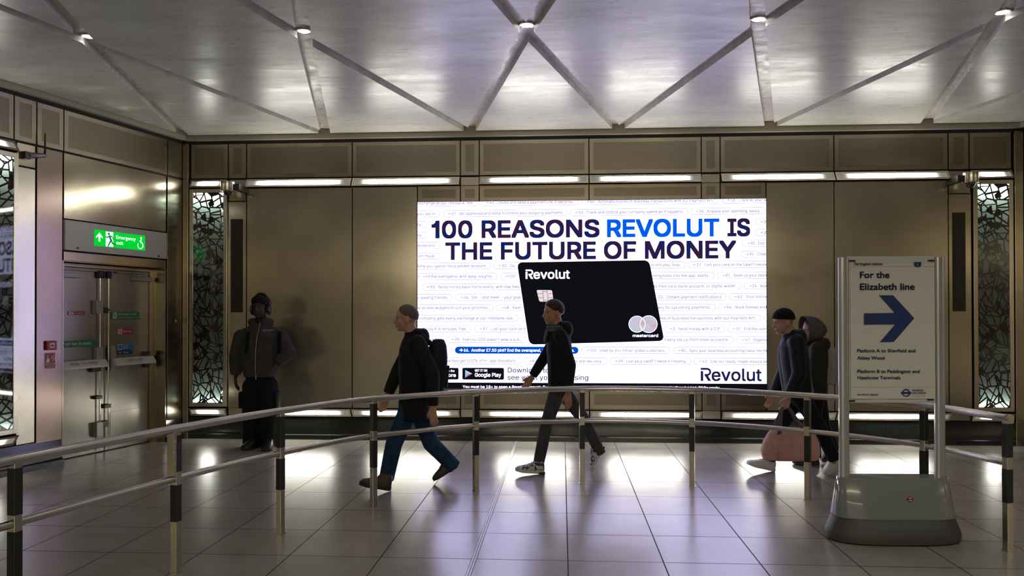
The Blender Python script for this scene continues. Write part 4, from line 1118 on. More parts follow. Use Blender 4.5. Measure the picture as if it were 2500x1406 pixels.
mb = MB(); mb.face([(sp_(*p)[0], PY, sp_(*p)[1]) for p in ((2111,765),(2187.4,763.8),(2148,720.8),(2183.6,720.5),(2236.5,776.8),(2185,835),(2150.2,835.6),(2188.6,792),(2111,792.6))]); mb.build('arrow', M['lettering_navy'], poster)
mb = MB(); a = sp_(2236.5, 651); b = sp_(2254, 638.8); mb.face([(a[0], PY, b[1]), (a[0], PY, a[1]+.012), (a[0]+.008, PY, a[1]), (b[0]-.008, PY, a[1]), (b[0], PY, a[1]+.012), (b[0], PY, b[1])]); ic = mb.build('information_icon', M['lettering_navy'], poster)
mb = MB(); write(mb, 'i', *sp_(2243.4, 648.4), 0.021, PY-.001, shear=0.15); mb.build('icon_letter', M['poster'], ic)
mb = MB()
for yy in (650.3, 945.0):
    a, b = sp_(2077, yy), sp_(2280, yy); mb.face([(ax0+.004, PY+.001, a[1]-.0008), (ax1-.004, PY+.001, a[1]-.0008), (ax1-.004, PY+.001, a[1]+.0008), (ax0+.004, PY+.001, a[1]+.0008)])
mb.build('ruled_lines', P('grey_rule', (0.25, 0.25, 0.24), 0.5), poster)
SANS[0] = FONT
mb = MB(); pline(mb, 'MAYOR OF LONDON', 2094.5, 966.0, 2145.5, 4.2, 0.0004); mb.build('mayor_lettering', M['lettering_navy'], poster)
mb = MB(); pline(mb, 'TRANSPORT', 2230.5, 955.8, 2260.5, 4.2, 0.0004); pline(mb, 'FOR LONDON', 2230.5, 962.4, 2265, 4.2, 0.0004); pline(mb, 'EVERY JOURNEY MATTERS', 2231, 968.6, 2265, 1.8)
mb.build('authority_lettering', M['lettering_navy'], poster)
def roundel(parent, c, r, mt, y, frame=None):
    mb = MB()
    if frame is not None: mb.M = frame
    mb.ring((c[0], y, c[1]), r, r*0.68, n=36)
    mb.face([(c[0]-r*1.25, y-.0006, c[1]-r*.24), (c[0]+r*1.25, y-.0006, c[1]-r*.24), (c[0]+r*1.25, y-.0006, c[1]+r*.24), (c[0]-r*1.25, y-.0006, c[1]+r*.24)])
    return mb.build('roundel', mt, parent)
roundel(poster, sp_(2216, 960), 0.0285, M['lettering_navy'], PY)
cz = 0.305; fy = -0.158 + (0.158-0.082)*(cz-0.178)/(0.425-0.178)
fr_ = T((0.068, fy - 0.0035, cz)) @ Matrix.Rotation(-math.atan2(0.076, 0.247), 4, 'X')
body = [o for o in sg.children if o.name.startswith('body')][0]
mb = MB(); mb.M = fr_; mb.disc((0, 0.0005, 0), 0.015, 'y', 28); mb.build('roundel_field', M['cream'], body)
roundel(body, (0, 0), 0.0185, P('roundel_red', (0.22, 0.015, 0.012), 0.35), -0.001, fr_)
for x, z in ((-0.278, 1.953), (0.272, 1.953), (-0.285, 0.968), (0.262, 0.978)):
    mb = MB(); mb.box((x-.022, -0.021, z-.006), (x+.022, -0.010, z+.006), 0.002); mb.build('clip', M['black'], board)

# ------------------------------------------------------------------ people
def gnd(x, y):
    d = RC @ Vector(((x - CX) / FPX, -(y - CY) / FPX, -1.0))
    t = -CAMH / d.z
    return Vector((d.x * t, d.y * t, 0.0))
def skin(mb, voxel, smooth=6, fac=0.5):
    """one continuous surface grown over the joined volumes"""
    me = bpy.data.meshes.new('volume'); bmesh.ops.recalc_face_normals(mb.bm, faces=mb.bm.faces); mb.bm.to_mesh(me); mb.bm.free()
    o = bpy.data.objects.new('volume', me); COL.objects.link(o)
    r = o.modifiers.new('r', 'REMESH'); r.mode = 'VOXEL'; r.voxel_size = voxel
    s = o.modifiers.new('s', 'SMOOTH'); s.iterations = smooth; s.factor = fac
    dg = bpy.context.evaluated_depsgraph_get(); dg.update()
    out = bpy.data.meshes.new_from_object(o.evaluated_get(dg))
    bpy.data.objects.remove(o); bpy.data.meshes.remove(me)
    return out
def skin_obj(mb, name, mat, parent, voxel, smooth=6):
    me = skin(mb, voxel, smooth)
    for p in me.polygons: p.use_smooth = True
    o = link(name, me, mat, parent)
    return o
def ring_pts(c, w, d, side, fwd, n=24, e=2.0):
    out = []
    for k in range(n):
        q = 2*math.pi*k/n; a, b = math.cos(q), math.sin(q)
        out.append(c + side*w*math.copysign(abs(a)**(2/e), a) + fwd*d*math.copysign(abs(b)**(2/e), b))
    return out
def fabric(name, col, rough=0.85, scale=9.0, b=0.5):
    m = P(name, col, rough, 0.0, 0.25)
    nt, bs = nodes_of(m)
    v = noise(nt, coords(nt, (1, 1, 0.6)), scale, 4.0, 0.55)
    L(nt, ramp(nt, v, [(0.3, tuple(c*0.75 for c in col)), (0.7, tuple(min(1, c*1.2) for c in col))]), bs.inputs['Base Color'])
    bump(nt, bs, v, b, 0.02)
    return m
def hand(mb, wrist, d, palm, thumb, curl, s=1.0):
    """palm with four bent fingers and a thumb; d along the hand, palm = direction the palm faces, thumb = side of the thumb"""
    d, palm = d.normalized(), palm.normalized()
    thumb = (thumb - d * thumb.dot(d)).normalized()
    palm = (palm - d*palm.dot(d) - thumb*palm.dot(thumb)).normalized()
    for i, t in enumerate((0.030, 0.010, -0.010, -0.028)):
        base = wrist + d*0.012*s + thumb*t*0.7*s
        kn = wrist + d*(0.092 - 0.004*abs(i-1))*s + thumb*t*s
        mb.capsule(base, 0.015*s, kn, 0.0115*s)
        p, q = kn, d.copy()
        ax = thumb
        for ln, c in zip((0.042, 0.026, 0.021), (curl*0.8, curl, curl*0.7)):
            ln *= (0.93, 1.06, 1.0, 0.80)[i] * s
            c *= (0.85, 1.0, 1.1, 1.25)[i]
            q = (q*math.cos(c) + palm*math.sin(c)).normalized()
            mb.capsule(p, 0.0098*s, p + q*ln, 0.0082*s); p = p + q*ln
            palm2 = palm
    b = wrist + d*0.028*s + thumb*0.026*s
    k1 = b + (d*0.75 + thumb*0.62 + palm*0.30).normalized()*0.040*s
    k2 = k1 + (d*0.92 + thumb*0.20 + palm*0.35).normalized()*0.030*s
    mb.capsule(b, 0.015*s, k1, 0.0115*s); mb.capsule(k1, 0.0112*s, k2, 0.009*s)
def head_basis(hf, tilt=0.0):
    f = hf.normalized(); s = f.cross(Vector((0,0,1))).normalized(); u = s.cross(f).normalized()
    return s, f, u
def shoe(parent, heel, toe, mats, s=1.0, collar=0.10, up=None, boots=False):
    """heel, toe: points on the underside"""
    f = (toe - heel).normalized(); ln = (toe - heel).length
    u = (Vector((0,0,1)) - f*f.z).normalized() if up is None else up
    sd = f.cross(u).normalized()
    prof = [(0.00, .026, collar*0.80), (0.03, .034, collar), (0.14, .040, collar*1.10), (0.30, .041, collar*1.06), (0.40, .041, collar*0.98), (0.50, .044, .090), (0.62, .049, .078), (0.75, .051, .068), (0.86, .048, .060), (0.94, .041, .052), (0.985, .028, .042), (1.0, .015, .034)]
    mb = MB(parent.location)
    rings = []
    for t, w, h in prof:
        w *= s
        c = heel + f*ln*t
        h0 = 0.024
        rings.append([c + sd*w*a + u*(h0 + (h*s - h0)*b) for a, b in ((-1,0),(-1.0,.40),(-.94,.72),(-.66,.94),(0,1.0),(.66,.94),(.94,.72),(1.0,.40),(1,0),(0.4,-.05),(-.4,-.05))])
    mb.loft(rings)
    o = mb.build('shoe', mats[0], parent, smooth=True)
    mb = MB(parent.location); rings = []
    for t, w, h in prof:
        w = w*s + 0.005
        c = heel + f*(ln*t*1.025 - 0.004) + u*(0.010*max(0, t-0.75)/0.25)
        rings.append([c + sd*w*a + u*b for a, b in ((-1,.002),(-1,.031),(0,.033),(1,.031),(1,.002),(0,0))])
    mb.loft(rings)
    mb.build('sole', mats[1], o, smooth=True)
    mb = MB(parent.location)
    for k in range(5):
        t = 0.34 + k*0.06; h = (0.105, 0.100, 0.094, 0.085, 0.078)[k]
        c = heel + f*ln*t + u*(h*s + 0.004)
        mb.tube([c - sd*0.024 - u*0.010, c - sd*0.008 + u*0.003, c + sd*0.008 + u*0.003, c + sd*0.024 - u*0.010], 0.0035, 6)
    mb.build('laces', mats[2], o)
    return o, (f, sd, u, ln)

def person(name, label, J, st):
    root = thing('person', label, 'person', T((J['pelvis'].x, J['pelvis'].y, 0)))
    O = root.location
    S = (J['sR'] - J['sL']); S.normalize()                 # to the person's right
    hs, hf, hu = head_basis(J['hf'])
    H = J['head']
    k = st.get('k', 1.0)
    up = (J['neck'] - J['pelvis']).normalized()
    F = up.cross(S).normalized()                            # chest direction
    if F.dot(J['hf']) < 0: F = -F
    # body --------------------------------------------------------------
    mb = MB(O); kb = k; k = k*st.get('hk', 1.06)
    B3 = (hs, hf, hu)
    mb.ell(H + hu*0.030*k - hf*0.008*k, (0.074*k, 0.093*k, 0.088*k), B3)
    wd = st.get('wide', 1.0); mb.ell(H - hu*0.030*k + hf*0.018*k, (0.062*k*wd, 0.072*k, 0.080*k), B3); mb.ell(H - hu*0.058*k + hf*0.030*k, (0.052*k*wd, 0.052*k, 0.046*k), B3, 12)
    mb.ell(H - hu*0.088*k + hf*0.060*k, (0.026*k, 0.024*k, 0.022*k), B3, 10)
    mb.capsule(H + hf*0.082*k + hu*0.022*k, 0.010*k, H + hf*0.104*k - hu*0.026*k, 0.0145*k)
    for s_ in (-1, 1):
        mb.capsule(H + hf*0.074*k + hs*0.012*s_*k + hu*0.034*k, 0.012*k, H + hf*0.064*k + hs*0.046*s_*k + hu*0.032*k, 0.011*k)
        mb.ell(H + hf*0.058*k + hs*0.040*s_*k - hu*0.024*k, (0.022*k, 0.020*k, 0.020*k), B3, 10)
        mb.capsule(H + hf*0.072*k + hs*0.018*s_*k + hu*0.0235*k, 0.007*k, H + hf*0.066*k + hs*0.043*s_*k + hu*0.0215*k, 0.007*k)
        mb.capsule(H + hf*0.071*k + hs*0.018*s_*k - hu*0.002*k, 0.0065*k, H + hf*0.065*k + hs*0.043*s_*k + hu*0.0*k, 0.0065*k)
        mb.ell(H + hs*0.077*s_*k - hf*0.006*k - hu*0.010*k, (0.012*k, 0.022*k, 0.034*k), B3, 10)
    mb.capsule(H + hf*0.084*k - hu*0.054*k - hs*0.018*k, 0.0085*k, H + hf*0.084*k - hu*0.054*k + hs*0.018*k, 0.0085*k)
    mb.capsule(H + hf*0.080*k - hu*0.069*k - hs*0.014*k, 0.0085*k, H + hf*0.080*k - hu*0.069*k + hs*0.014*k, 0.0085*k)
    mb.capsule(H - hu*0.055*k - hf*0.018*k, 0.055*k, J['neck'] - up*0.02, 0.062*k)
    hk_ = k; k = kb
    chest = J['pelvis'].lerp(J['neck'], 0.70); belly = J['pelvis'].lerp(J['neck'], 0.33)
    mb.ell(chest, (0.155*k, 0.10*k, 0.17*k), (S, F, up)); mb.ell(belly, (0.135*k, 0.095*k, 0.17*k), (S, F, up)); mb.ell(J['pelvis'], (0.15*k, 0.10*k, 0.12*k), (S, F, up))
    for q in 'LR':
        mb.capsule(J['neck'] - up*0.045, 0.05*k, J['s'+q], 0.046*k)
        mb.capsule(J['s'+q], 0.046*k, J['e'+q], 0.037*k); mb.capsule(J['e'+q], 0.037*k, J['w'+q], 0.026*k)
        fd = (J['w'+q] - J['e'+q]).normalized()
        hd, pn, th, cu = J.get('h'+q, (fd, S if q == 'L' else -S, F, 0.35))
        hand(mb, J['w'+q], hd, pn, th, cu, 0.98*k)
        mb.capsule(J['hip'+q], 0.075*k, J['k'+q], 0.052*k); mb.capsule(J['k'+q], 0.052*k, J['a'+q], 0.036*k)
        heel, toe = J['f'+q]
        mb.capsule(J['a'+q], 0.034*k, heel.lerp(toe, 0.62) + Vector((0,0,0.036)), 0.022*k)
    body = skin_obj(mb, 'body', st['skin'], root, 0.0062, 4)
    k = hk_
    for s_ in (-1, 1):
        mb = MB(O); c = H + hf*0.0665*k + hs*0.030*s_*k + hu*0.010*k; mb.ell(c - hf*0.0012*k, (0.0112*k,)*3, B3, 8); e = mb.build('eye', M['eye'], root, smooth=True)
        mb = MB(O); mb.ell(c + hf*0.0072*k, (0.0058*k, 0.0038*k, 0.0058*k), B3, 6); mb.build('iris', M['iris'], e, smooth=True)
    mb = MB(O)
    for dz, r_ in ((-0.055, 0.0065), (-0.067, 0.0075)):
        mb.tube([H + hf*(0.0905 - 0.006*abs(t_))*k + hu*dz*k + hs*0.020*t_*k for t_ in (-1, -.5, 0, .5, 1)], r_*k, 8, radii=[.002*k, r_*.9*k, r_*k, r_*.9*k, .002*k])
    mb.build('lips', st.get('lips') or M['lips'], root, smooth=True)
    # hair / headwear -----------------------------------------------------
    mb = MB(O); hg = st.get('hair_grow', 0.010); rnd = random.Random(len(name) + int(H.x*100))
    lf, ls, lb = st.get('hair_edge', (0.62, -0.12, -0.62)); cap = 'beanie' in st.get('hair_name', '')
    n = 18; rings = []
    for i in range(n):
        r = []
        for m_ in range(40):
            q = 2*math.pi*m_/40; fwd = math.sin(q)
            low = ls + max(0, fwd)**1.6*(lf - ls) + max(0, -fwd)**0.8*(lb - ls)
            ph = low + (math.pi/2 - 0.015 - low) * i/(n-1)
            th = hg if cap else 0.002 + hg * min(1.0, (ph - low)/0.45)**0.6 * (1 + rnd.uniform(-.22, .22))
            nk = 1.0 if ph > -0.15 else 1.0 + 0.25*(-0.15 - ph)
            a, b, c = 0.074*k*nk + th, 0.093*k*nk + th, 0.088*k + th
            r.append(H + hu*0.030*k - hf*0.008*k + hs*a*math.cos(ph)*math.cos(q) + hf*b*math.cos(ph)*math.sin(q) + hu*c*math.sin(ph))
        rings.append(r)
    mb.loft(rings, True, True)
    mb.build(st.get('hair_name', 'hair'), st['hair'], root, smooth=True)
    k = kb
    # trousers ------------------------------------------------------------
    mb = MB(O); tr = st.get('leg', (0.105, 0.085, 0.080))
    mb.ell(J['pelvis'] + up*0.02, (0.175*k, 0.125*k, 0.14*k), (S, F, up))
    for q in 'LR':
        hem = J['a'+q] + (J['k'+q] - J['a'+q]).normalized() * st.get('hem', 0.01)
        mb.capsule(J['hip'+q], tr[0], J['k'+q], tr[1]); mb.capsule(J['k'+q], tr[1], J['k'+q].lerp(hem, 0.55), (tr[1]+tr[2])/2)
        a = J['k'+q].lerp(hem, 0.5); d = (hem - a); s2 = d.cross(Vector((0.3, 1, 0))).normalized(); f2 = s2.cross(d).normalized()
        mb.loft([ring_pts(a, (tr[1]+tr[2])/2, (tr[1]+tr[2])/2, s2, f2), ring_pts(hem, tr[2], tr[2], s2, f2)])
    skin_obj(mb, 'trousers', st['trousers'], root, 0.010, 5)
    # jacket ----------------------------------------------------------------
    mb = MB(O); ar = st.get('arm', (0.072, 0.062, 0.052))
    rings = []
    base = J['pelvis'] - up*st['drop']
    ln = (J['neck'] - base).length
    for t, w, d in st['torso']:
        rings.append(ring_pts(base + up*ln*t, w, d, S, F, 28, 2.3))
    mb.loft(rings)
    for q in 'LR':
        mb.capsule(J['neck'] - up*0.07, ar[0]*0.95, J['s'+q] - up*0.01, ar[0])
        mb.capsule(J['s'+q], ar[0], J['e'+q], ar[1])
        e2 = J['e'+q].lerp(J['w'+q], 0.93); mid = J['e'+q].lerp(J['w'+q], 0.6)
        mb.capsule(J['e'+q], ar[1], mid, (ar[1]+ar[2])/2)
        d = e2 - mid; s2 = d.orthogonal().normalized(); f2 = s2.cross(d).normalized()
        mb.loft([ring_pts(mid, ar[1]*0.5+ar[2]*0.5, ar[1]*0.5+ar[2]*0.5, s2, f2), ring_pts(e2, ar[2], ar[2], s2, f2)])
    if st.get('hood') == 'down':
        c = J['neck'] - F*0.085 - up*0.005
        mb.ell(c, (0.115, 0.062, 0.085), (S, F, up)); mb.ell(c + F*0.05 + up*0.045, (0.105, 0.06, 0.04), (S, F, up))
    if st.get('extra_hood'):
        for i in range(14):
            q = math.pi*(-0.30 + 1.60*i/13.0); c = J['neck'] + up*0.012 + S*0.108*math.cos(q) - F*0.09*math.sin(q)
            mb.ell(c, (0.045, 0.045, 0.05))
    if st.get('collar'):
        mb.loft([ring_pts(J['neck'] - up*0.05, 0.095, 0.095, S, F), ring_pts(J['neck'] + up*0.045, 0.078, 0.080, S, F)])
    for e_ in st.get('extra', []): mb.ell(*e_)
    jk = skin_obj(mb, st.get('jacket_name', 'jacket'), st['jacket'], root, 0.0095, 5)
    # shoes -----------------------------------------------------------------
    fr = {}
    for q in 'LR': fr[q] = shoe(root, *J['f'+q], st['shoe'], st.get('shoe_k', 1.0), st.get('collar_h', 0.10))
    return root, dict(S=S, F=F, up=up, hs=hs, hf=hf, hu=hu, O=O, H=H, k=k, jacket=jk, body=body, shoes=fr)

def skin_mat(name, col):
    m = P(name, col, 0.5, 0.0, 0.4); nt, b = nodes_of(m)
    b.inputs['Subsurface Weight'].default_value = 0.05
    return m
M['eye'] = P('eye_white', (0.16, 0.14, 0.125), 0.3)
M['lips'] = P('lips', (0.34, 0.13, 0.10), 0.45)
M['iris'] = P('iris', (0.02, 0.012, 0.008), 0.15)
skin_dark, skin_mid, skin_light = skin_mat('skin_dark', (0.045, 0.022, 0.014)), skin_mat('skin_tan', (0.42, 0.22, 0.14)), skin_mat('skin_fair', (0.50, 0.28, 0.20))
M['hair_black'] = fabric('hair_black', (0.010, 0.009, 0.008), 0.6, 60.0, 0.8)
M['hair_brown'] = fabric('hair_brown', (0.030, 0.020, 0.014), 0.5, 50.0, 0.5)
M['hair_grey'] = fabric('hair_grey', (0.12, 0.10, 0.085), 0.5, 50.0, 0.5)

# --- standing man with headphones, facing the viewer ----------------------
Y0 = 9.18
A_ = lambda x, y, dy=0.0: at(x, y, Y0 + dy)
dn = Vector((0, 0, -1))
J = dict(head=A_(636, 753, -0.03), hf=Vector((-0.10, -0.99, 0.0)), neck=A_(637, 789, 0.03), pelvis=A_(636, 936),
    sL=A_(685, 822, 0.03), eL=A_(706, 862, 0.02), wL=A_(673, 888, -0.085), sR=A_(589, 822, 0.03), eR=A_(577, 872, 0.04), wR=A_(576, 918, -0.02),
    hR=(Vector((0.02, -0.12, -1)), Vector((1, 0.2, 0)), Vector((0.1, -1, 0)), 0.35), hL=(Vector((-0.9, 0.25, -0.35)), Vector((0, 1, 0)), Vector((0, 0, 1)), 0.2),
    hipL=A_(656, 944), hipR=A_(616, 944), kL=A_(657, 1014, -0.03), kR=A_(613, 1014, -0.03), aL=A_(655, 1078, 0.03), aR=A_(615, 1078, 0.03))
J['fR'] = (gnd(621, 1094) + Vector((0, 0.06, 0)), gnd(594, 1100)); J['fL'] = (gnd(656, 1092) + Vector((0, 0.08, 0)), gnd(650, 1102.5))
hood_grey = fabric('hoodie_grey', (0.050, 0.047, 0.047), 0.9, 14.0, 0.6)
black_cotton = fabric('black_cotton', (0.009, 0.009, 0.011), 0.9, 10.0, 0.6)
black_shoe = [P('black_leather', (0.010, 0.010, 0.011), 0.45), P('black_sole', (0.014, 0.014, 0.014), 0.6), P('black_lace', (0.016, 0.016, 0.016), 0.7)]
st = dict(skin=skin_dark, lips=P('dark_lips', (0.075, 0.028, 0.024), 0.4), hair=M['hair_black'], hk=1.12, wide=1.14, hair_grow=0.034, hair_edge=(0.42, -0.10, -0.45), trousers=black_cotton, leg=(0.118, 0.104, 0.108), hem=-0.045,
    jacket=hood_grey, jacket_name='hoodie', drop=-0.075, torso=[(0.0, .190, .140), (0.05, .200, .150), (0.16, .215, .158), (0.45, .222, .160), (0.75, .218, .150), (0.92, .150, .115), (1.0, .09, .09)],
    arm=(0.092, 0.088, 0.060), hood='down', extra_hood=True, shoe=black_shoe, shoe_k=1.12)
man, A = person('person', 'person in a grey zipped hoodie and headphones standing against the steel wall', J, st)
O = A['O']; H = A['H']
# zip, print, hems, pocket edges
bv = BVHTree.FromPolygons([v.co.copy() for v in A['jacket'].data.vertices], [tuple(p.vertices) for p in A['jacket'].data.polygons])
def front(x, z, off=0.004):
    r = bv.ray_cast(Vector((x, -3.0, z)), Vector((0, 1, 0)))
    return r[0].y - off if r[0] is not None else -0.15
mb = MB(); zp = []
for i in range(26):
    yy = 788 + (916 - 788) * i / 25; p = A_(632 - 5.5*math.sin(i/25*2.2), yy, -0.11) - O; zp.append((p.x, front(p.x, p.z, 0.003), p.z))
mb.tube(zp, 0.0040, 8); z_ = mb.build('zip', P('zip_metal', (0.30, 0.29, 0.28), 0.4, 0.8), A['jacket'], smooth=True)
mb = MB(); p = zp[-1]; mb.box((p[0]-.006, p[1]-.006, p[2]-.05), (p[0]+.006, p[1]+.002, p[2]+.002), .002); mb.build('zip_pull', M['chrome'], man)
SANS[0] = FONT
for s, xa, xb, yb, cp in (('FUTURE PROJECTS', 640, 667, 809.0, 3.4),):
    mb = MB(); a, b = A_(xa, yb, -0.11) - O, A_(xb - 3, yb, -0.11) - O
    write(mb, s, a.x, a.z, 0.018, 0.0, x1=b.x, slope=0.06)
    for v in mb.bm.verts: v.co.y = front(v.co.x, v.co.z, 0.003)
    mb.build('chest_lettering', P('print_grey', (0.45, 0.44, 0.42), 0.7), A['jacket'])
mb = MB()
for pts in (((655, 866), (660, 878), (668, 888)), ((617, 866), (609, 880), (600, 890))):
    q = []
    for x, y in pts:
        p = A_(x, y) - O; q.append((p.x, front(p.x, p.z, 0.001), p.z))
    mb.tube(q, 0.005, 6)
mb.build('pocket_seams', fabric('seam_grey', (0.05, 0.046, 0.044)), A['jacket'])
for x0 in (606, 677):                          # rucksack straps over the shoulders
    mb = MB(); rings = []
    for i in range(12):
        yy = 810 + i*4.8; p = A_(x0 + (1 if x0 > 640 else -1)*(i*0.25), yy, -0.11) - O
        yf = front(p.x, p.z, 0.010); rings.append([(p.x-.026, yf+.012, p.z), (p.x-.024, yf, p.z), (p.x+.024, yf, p.z), (p.x+.026, yf+.012, p.z)])
    mb.loft(rings); mb.build('rucksack_strap', black_cotton, man)
# cargo pockets
for sx, x, y in ((1, 676, 975), (-1, 594, 975)):
    p = A_(x, y) - O; mb = MB(); mb.box((p.x-.03, p.y-.09, p.z-.10), (p.x+.03, p.y+.06, p.z+.10), .02); mb.build('cargo_pocket', black_cotton, man, smooth=True)
# headphones
mb = MB(); hb = []
for i in range(25):
    q = math.pi * i / 24; hb.append(H - O + A['hs']*0.112*math.cos(q) + A['hu']*(0.0 + 0.182*math.sin(q)) - A['hf']*0.012)
mb.tube(hb, 0.011, 10); hp = mb.build('headphones', P('matt_black', (0.012, 0.012, 0.013), 0.35), man, smooth=True)
for s_ in (-1, 1):
    mb = MB(); c = H - O + A['hs']*0.106*s_ - A['hu']*0.014 - A['hf']*0.012
    mb.ell(c, (0.027, 0.050, 0.064), (A['hs'], A['hf'], A['hu'])); mb.build('ear_cup', P('ear_cup_black', (0.010, 0.010, 0.011), 0.3), hp, smooth=True)

# --- walkers (all heading to the left) -------------------------------------
FW = Vector((-1, 0, 0))
def walker(Yc, j):
    f = lambda k: at(j[k][0], j[k][1], Yc + j[k][2])
    d = {k: f(k) for k in j if len(j[k]) == 3 and k not in ('fL', 'fR')}
    return d
# man with a dark rucksack
Yb = 7.20
J = walker(Yb, dict(head=(992, 778, 0), neck=(1010, 822, 0), pelvis=(1012, 984, 0), sL=(1020, 838, -.19), sR=(1010, 838, .19), eL=(1056, 915, -.24), wL=(1056, 996, -.24), eR=(972, 905, .22), wR=(946, 965, .18),
    hipL=(1002, 990, -.09), hipR=(1018, 990, .09), kL=(962, 1082, -.13), kR=(1052, 1082, .10), aL=(944, 1166, -.15), aR=(1108, 1138, .12)))
J['hf'] = Vector((-0.98, -0.20, -0.04))
g1 = gnd(953, 1198); J['fL'] = (g1 + Vector((0.0, 0, 0.004)), g1 + Vector((-0.275, -0.03, 0.055)))
g2 = gnd(1060, 1180); g2.y = Yb + 0.14; J['fR'] = (g2 + Vector((0.225, 0.0, 0.155)), g2 + Vector((0.0, 0.0, 0.010)))
J['hL'] = (Vector((0.1, 0, -1)), Vector((0, 1, 0)), Vector((-1, 0, 0)), 0.4); J['hR'] = (Vector((-0.35, 0, -1)), Vector((0, -1, 0)), Vector((-1, 0, 0)), 0.4)
jeans = fabric('blue_jeans', (0.012, 0.045, 0.095), 0.85, 20.0, 0.4)
coat = fabric('black_coat', (0.010, 0.011, 0.014), 0.8, 8.0, 0.6)
brown_boot = [P('brown_leather', (0.040, 0.026, 0.018), 0.5), P('dark_sole', (0.018, 0.015, 0.012), 0.6), P('brown_lace', (0.03, 0.022, 0.016), 0.7)]
st = dict(skin=skin_light, hair=M['hair_grey'], hair_grow=0.008, hair_edge=(0.78, -0.10, -0.55), trousers=jeans, leg=(0.095, 0.078, 0.068), hem=-0.020,
    jacket=coat, jacket_name='coat', drop=0.155, torso=[(0.0, .225, .150), (0.12, .225, .150), (0.35, .205, .140), (0.62, .215, .145), (0.85, .205, .135), (0.95, .13, .11), (1.0, .09, .09)],
    arm=(0.080, 0.068, 0.052), hood='down', collar=True, shoe=brown_boot, shoe_k=1.08, collar_h=0.125)
b_, B = person('person', 'walking person in a black coat, blue jeans and glasses with a dark rucksack', J, st)
mb = MB(); H, O = B['H'], B['O']
for s_ in (-1, 1): mb.tube([H - O + B['hf']*0.098 + B['hs']*(0.031*s_ + 0.024*math.cos(q)) + B['hu']*(0.012 + 0.018*math.sin(q)) for q in [i*math.pi/8 for i in range(16)]], 0.002, 6, closed=True)
for s_ in (-1, 1): mb.tube([H - O + B['hf']*0.096 + B['hs']*0.056*s_ + B['hu']*0.016, H - O + B['hf']*0.02 + B['hs']*0.080*s_ + B['hu']*0.016, H - O - B['hf']*0.01 + B['hs']*0.082*s_ + B['hu']*0.004], 0.0022, 6)
mb.tube([H - O + B['hf']*0.102 + B['hs']*x + B['hu']*0.018 for x in (-0.008, 0, 0.008)], 0.002, 6)
mb.build('glasses', M['chrome'], b_)
def rucksack(label, c, w, d, h, S, F, up, mat, strap=None, flap=None):
    t = thing('rucksack', label, 'rucksack', T(c))
    mb = MB()
    rings = []
    for z, kw, kd in ((-0.5, .80, .70), (-0.46, .95, .92), (-0.2, 1.0, 1.0), (0.15, .96, .92), (0.38, .84, .72), (0.48, .62, .48), (0.5, .4, .3)):
        rings.append(ring_pts(up*h*z, w*kw, d*kd, S, F, 28, 3.0))
    mb.loft(rings); b = skin_obj(mb, 'bag', mat, t, 0.012, 3)
    mb = MB(); mb.loft([ring_pts(up*h*z - F*d*0.80, w*kw, d*0.38, S, F, 24, 3.0) for z, kw in ((-.40, .62), (-.36, .74), (-.05, .74), (0.0, .62))]); mb.build('front_pocket', flap or mat, t, smooth=True)
    for s_ in (-1, 1):
        mb = MB(); pth = [up*h*0.40 + S*w*0.5*s_ + F*d*0.6, up*h*0.56 + S*w*0.58*s_ + F*(d + 0.05), up*h*0.44 + S*w*0.62*s_ + F*(d + 0.17)]
        mb.tube(pth, 0.02, 8); mb.build('strap', strap or mat, t, smooth=True)
    return t
nav = fabric('navy_nylon', (0.010, 0.013, 0.022), 0.7, 8.0, 0.5)
rucksack('dark rucksack on the back of the walker in blue jeans', at(1064, 893, Yb), 0.155, 0.105, 0.50, B['S'], B['F'], Vector((0.10, 0, 0.99)).normalized(), nav)

# young walker in patterned trainers
Yc = 8.0
J = walker(Yc, dict(head=(1351, 764, 0), neck=(1364, 803, 0), pelvis=(1368, 944, 0), sL=(1368, 818, -.17), sR=(1362, 818, .17), eL=(1392, 892, -.22), wL=(1386, 960, -.22), eR=(1330, 872, .20), wR=(1298, 921, .18),
    hipL=(1362, 950, -.085), hipR=(1370, 950, .085), kL=(1334, 1036, -.12), kR=(1424, 1022, .10), aL=(1316, 1126, -.14), aR=(1464, 1102, .12)))
J['hf'] = Vector((-0.90, -0.43, -0.06))
g1 = gnd(1327, 1157); J['fL'] = (g1 + Vector((0, 0, 0.002)), g1 + Vector((-0.275, -0.05, 0.030)))
g2 = gnd(1449, 1141); g2.y = Yc + 0.13; J['fR'] = (g2 + Vector((0.115, 0.0, 0.215)), g2 + Vector((0, 0, 0.004)))
J['hL'] = (Vector((0.05, 0, -1)), Vector((0, 1, 0)), Vector((-1, 0, 0)), 0.45); J['hR'] = (Vector((-0.55, 0, -0.85)), Vector((0.3, -1, -0.2)), Vector((-0.8, 0, 0.4)), 0.55)
grey_jog = fabric('grey_joggers', (0.055, 0.055, 0.060), 0.9, 14.0, 0.4)
black_jkt = fabric('black_jacket', (0.009, 0.009, 0.011), 0.8, 8.0, 0.5)
def trainer_mat():
    m = P('patterned_leather', (0.5, 0.5, 0.5), 0.5); nt, b = nodes_of(m)
    v = N(nt, 'ShaderNodeTexVoronoi', Scale=38.0); L(nt, coords(nt, (1, 1, 1)), v.inputs['Vector'])
    L(nt, ramp(nt, v.outputs['Distance'], [(0.42, (0.55, 0.55, 0.56)), (0.5, (0.02, 0.02, 0.022))]), b.inputs['Base Color'])
    return m
trainer = [trainer_mat(), P('white_sole', (0.55, 0.55, 0.54), 0.5), P('trainer_lace', (0.02, 0.02, 0.02), 0.7)]
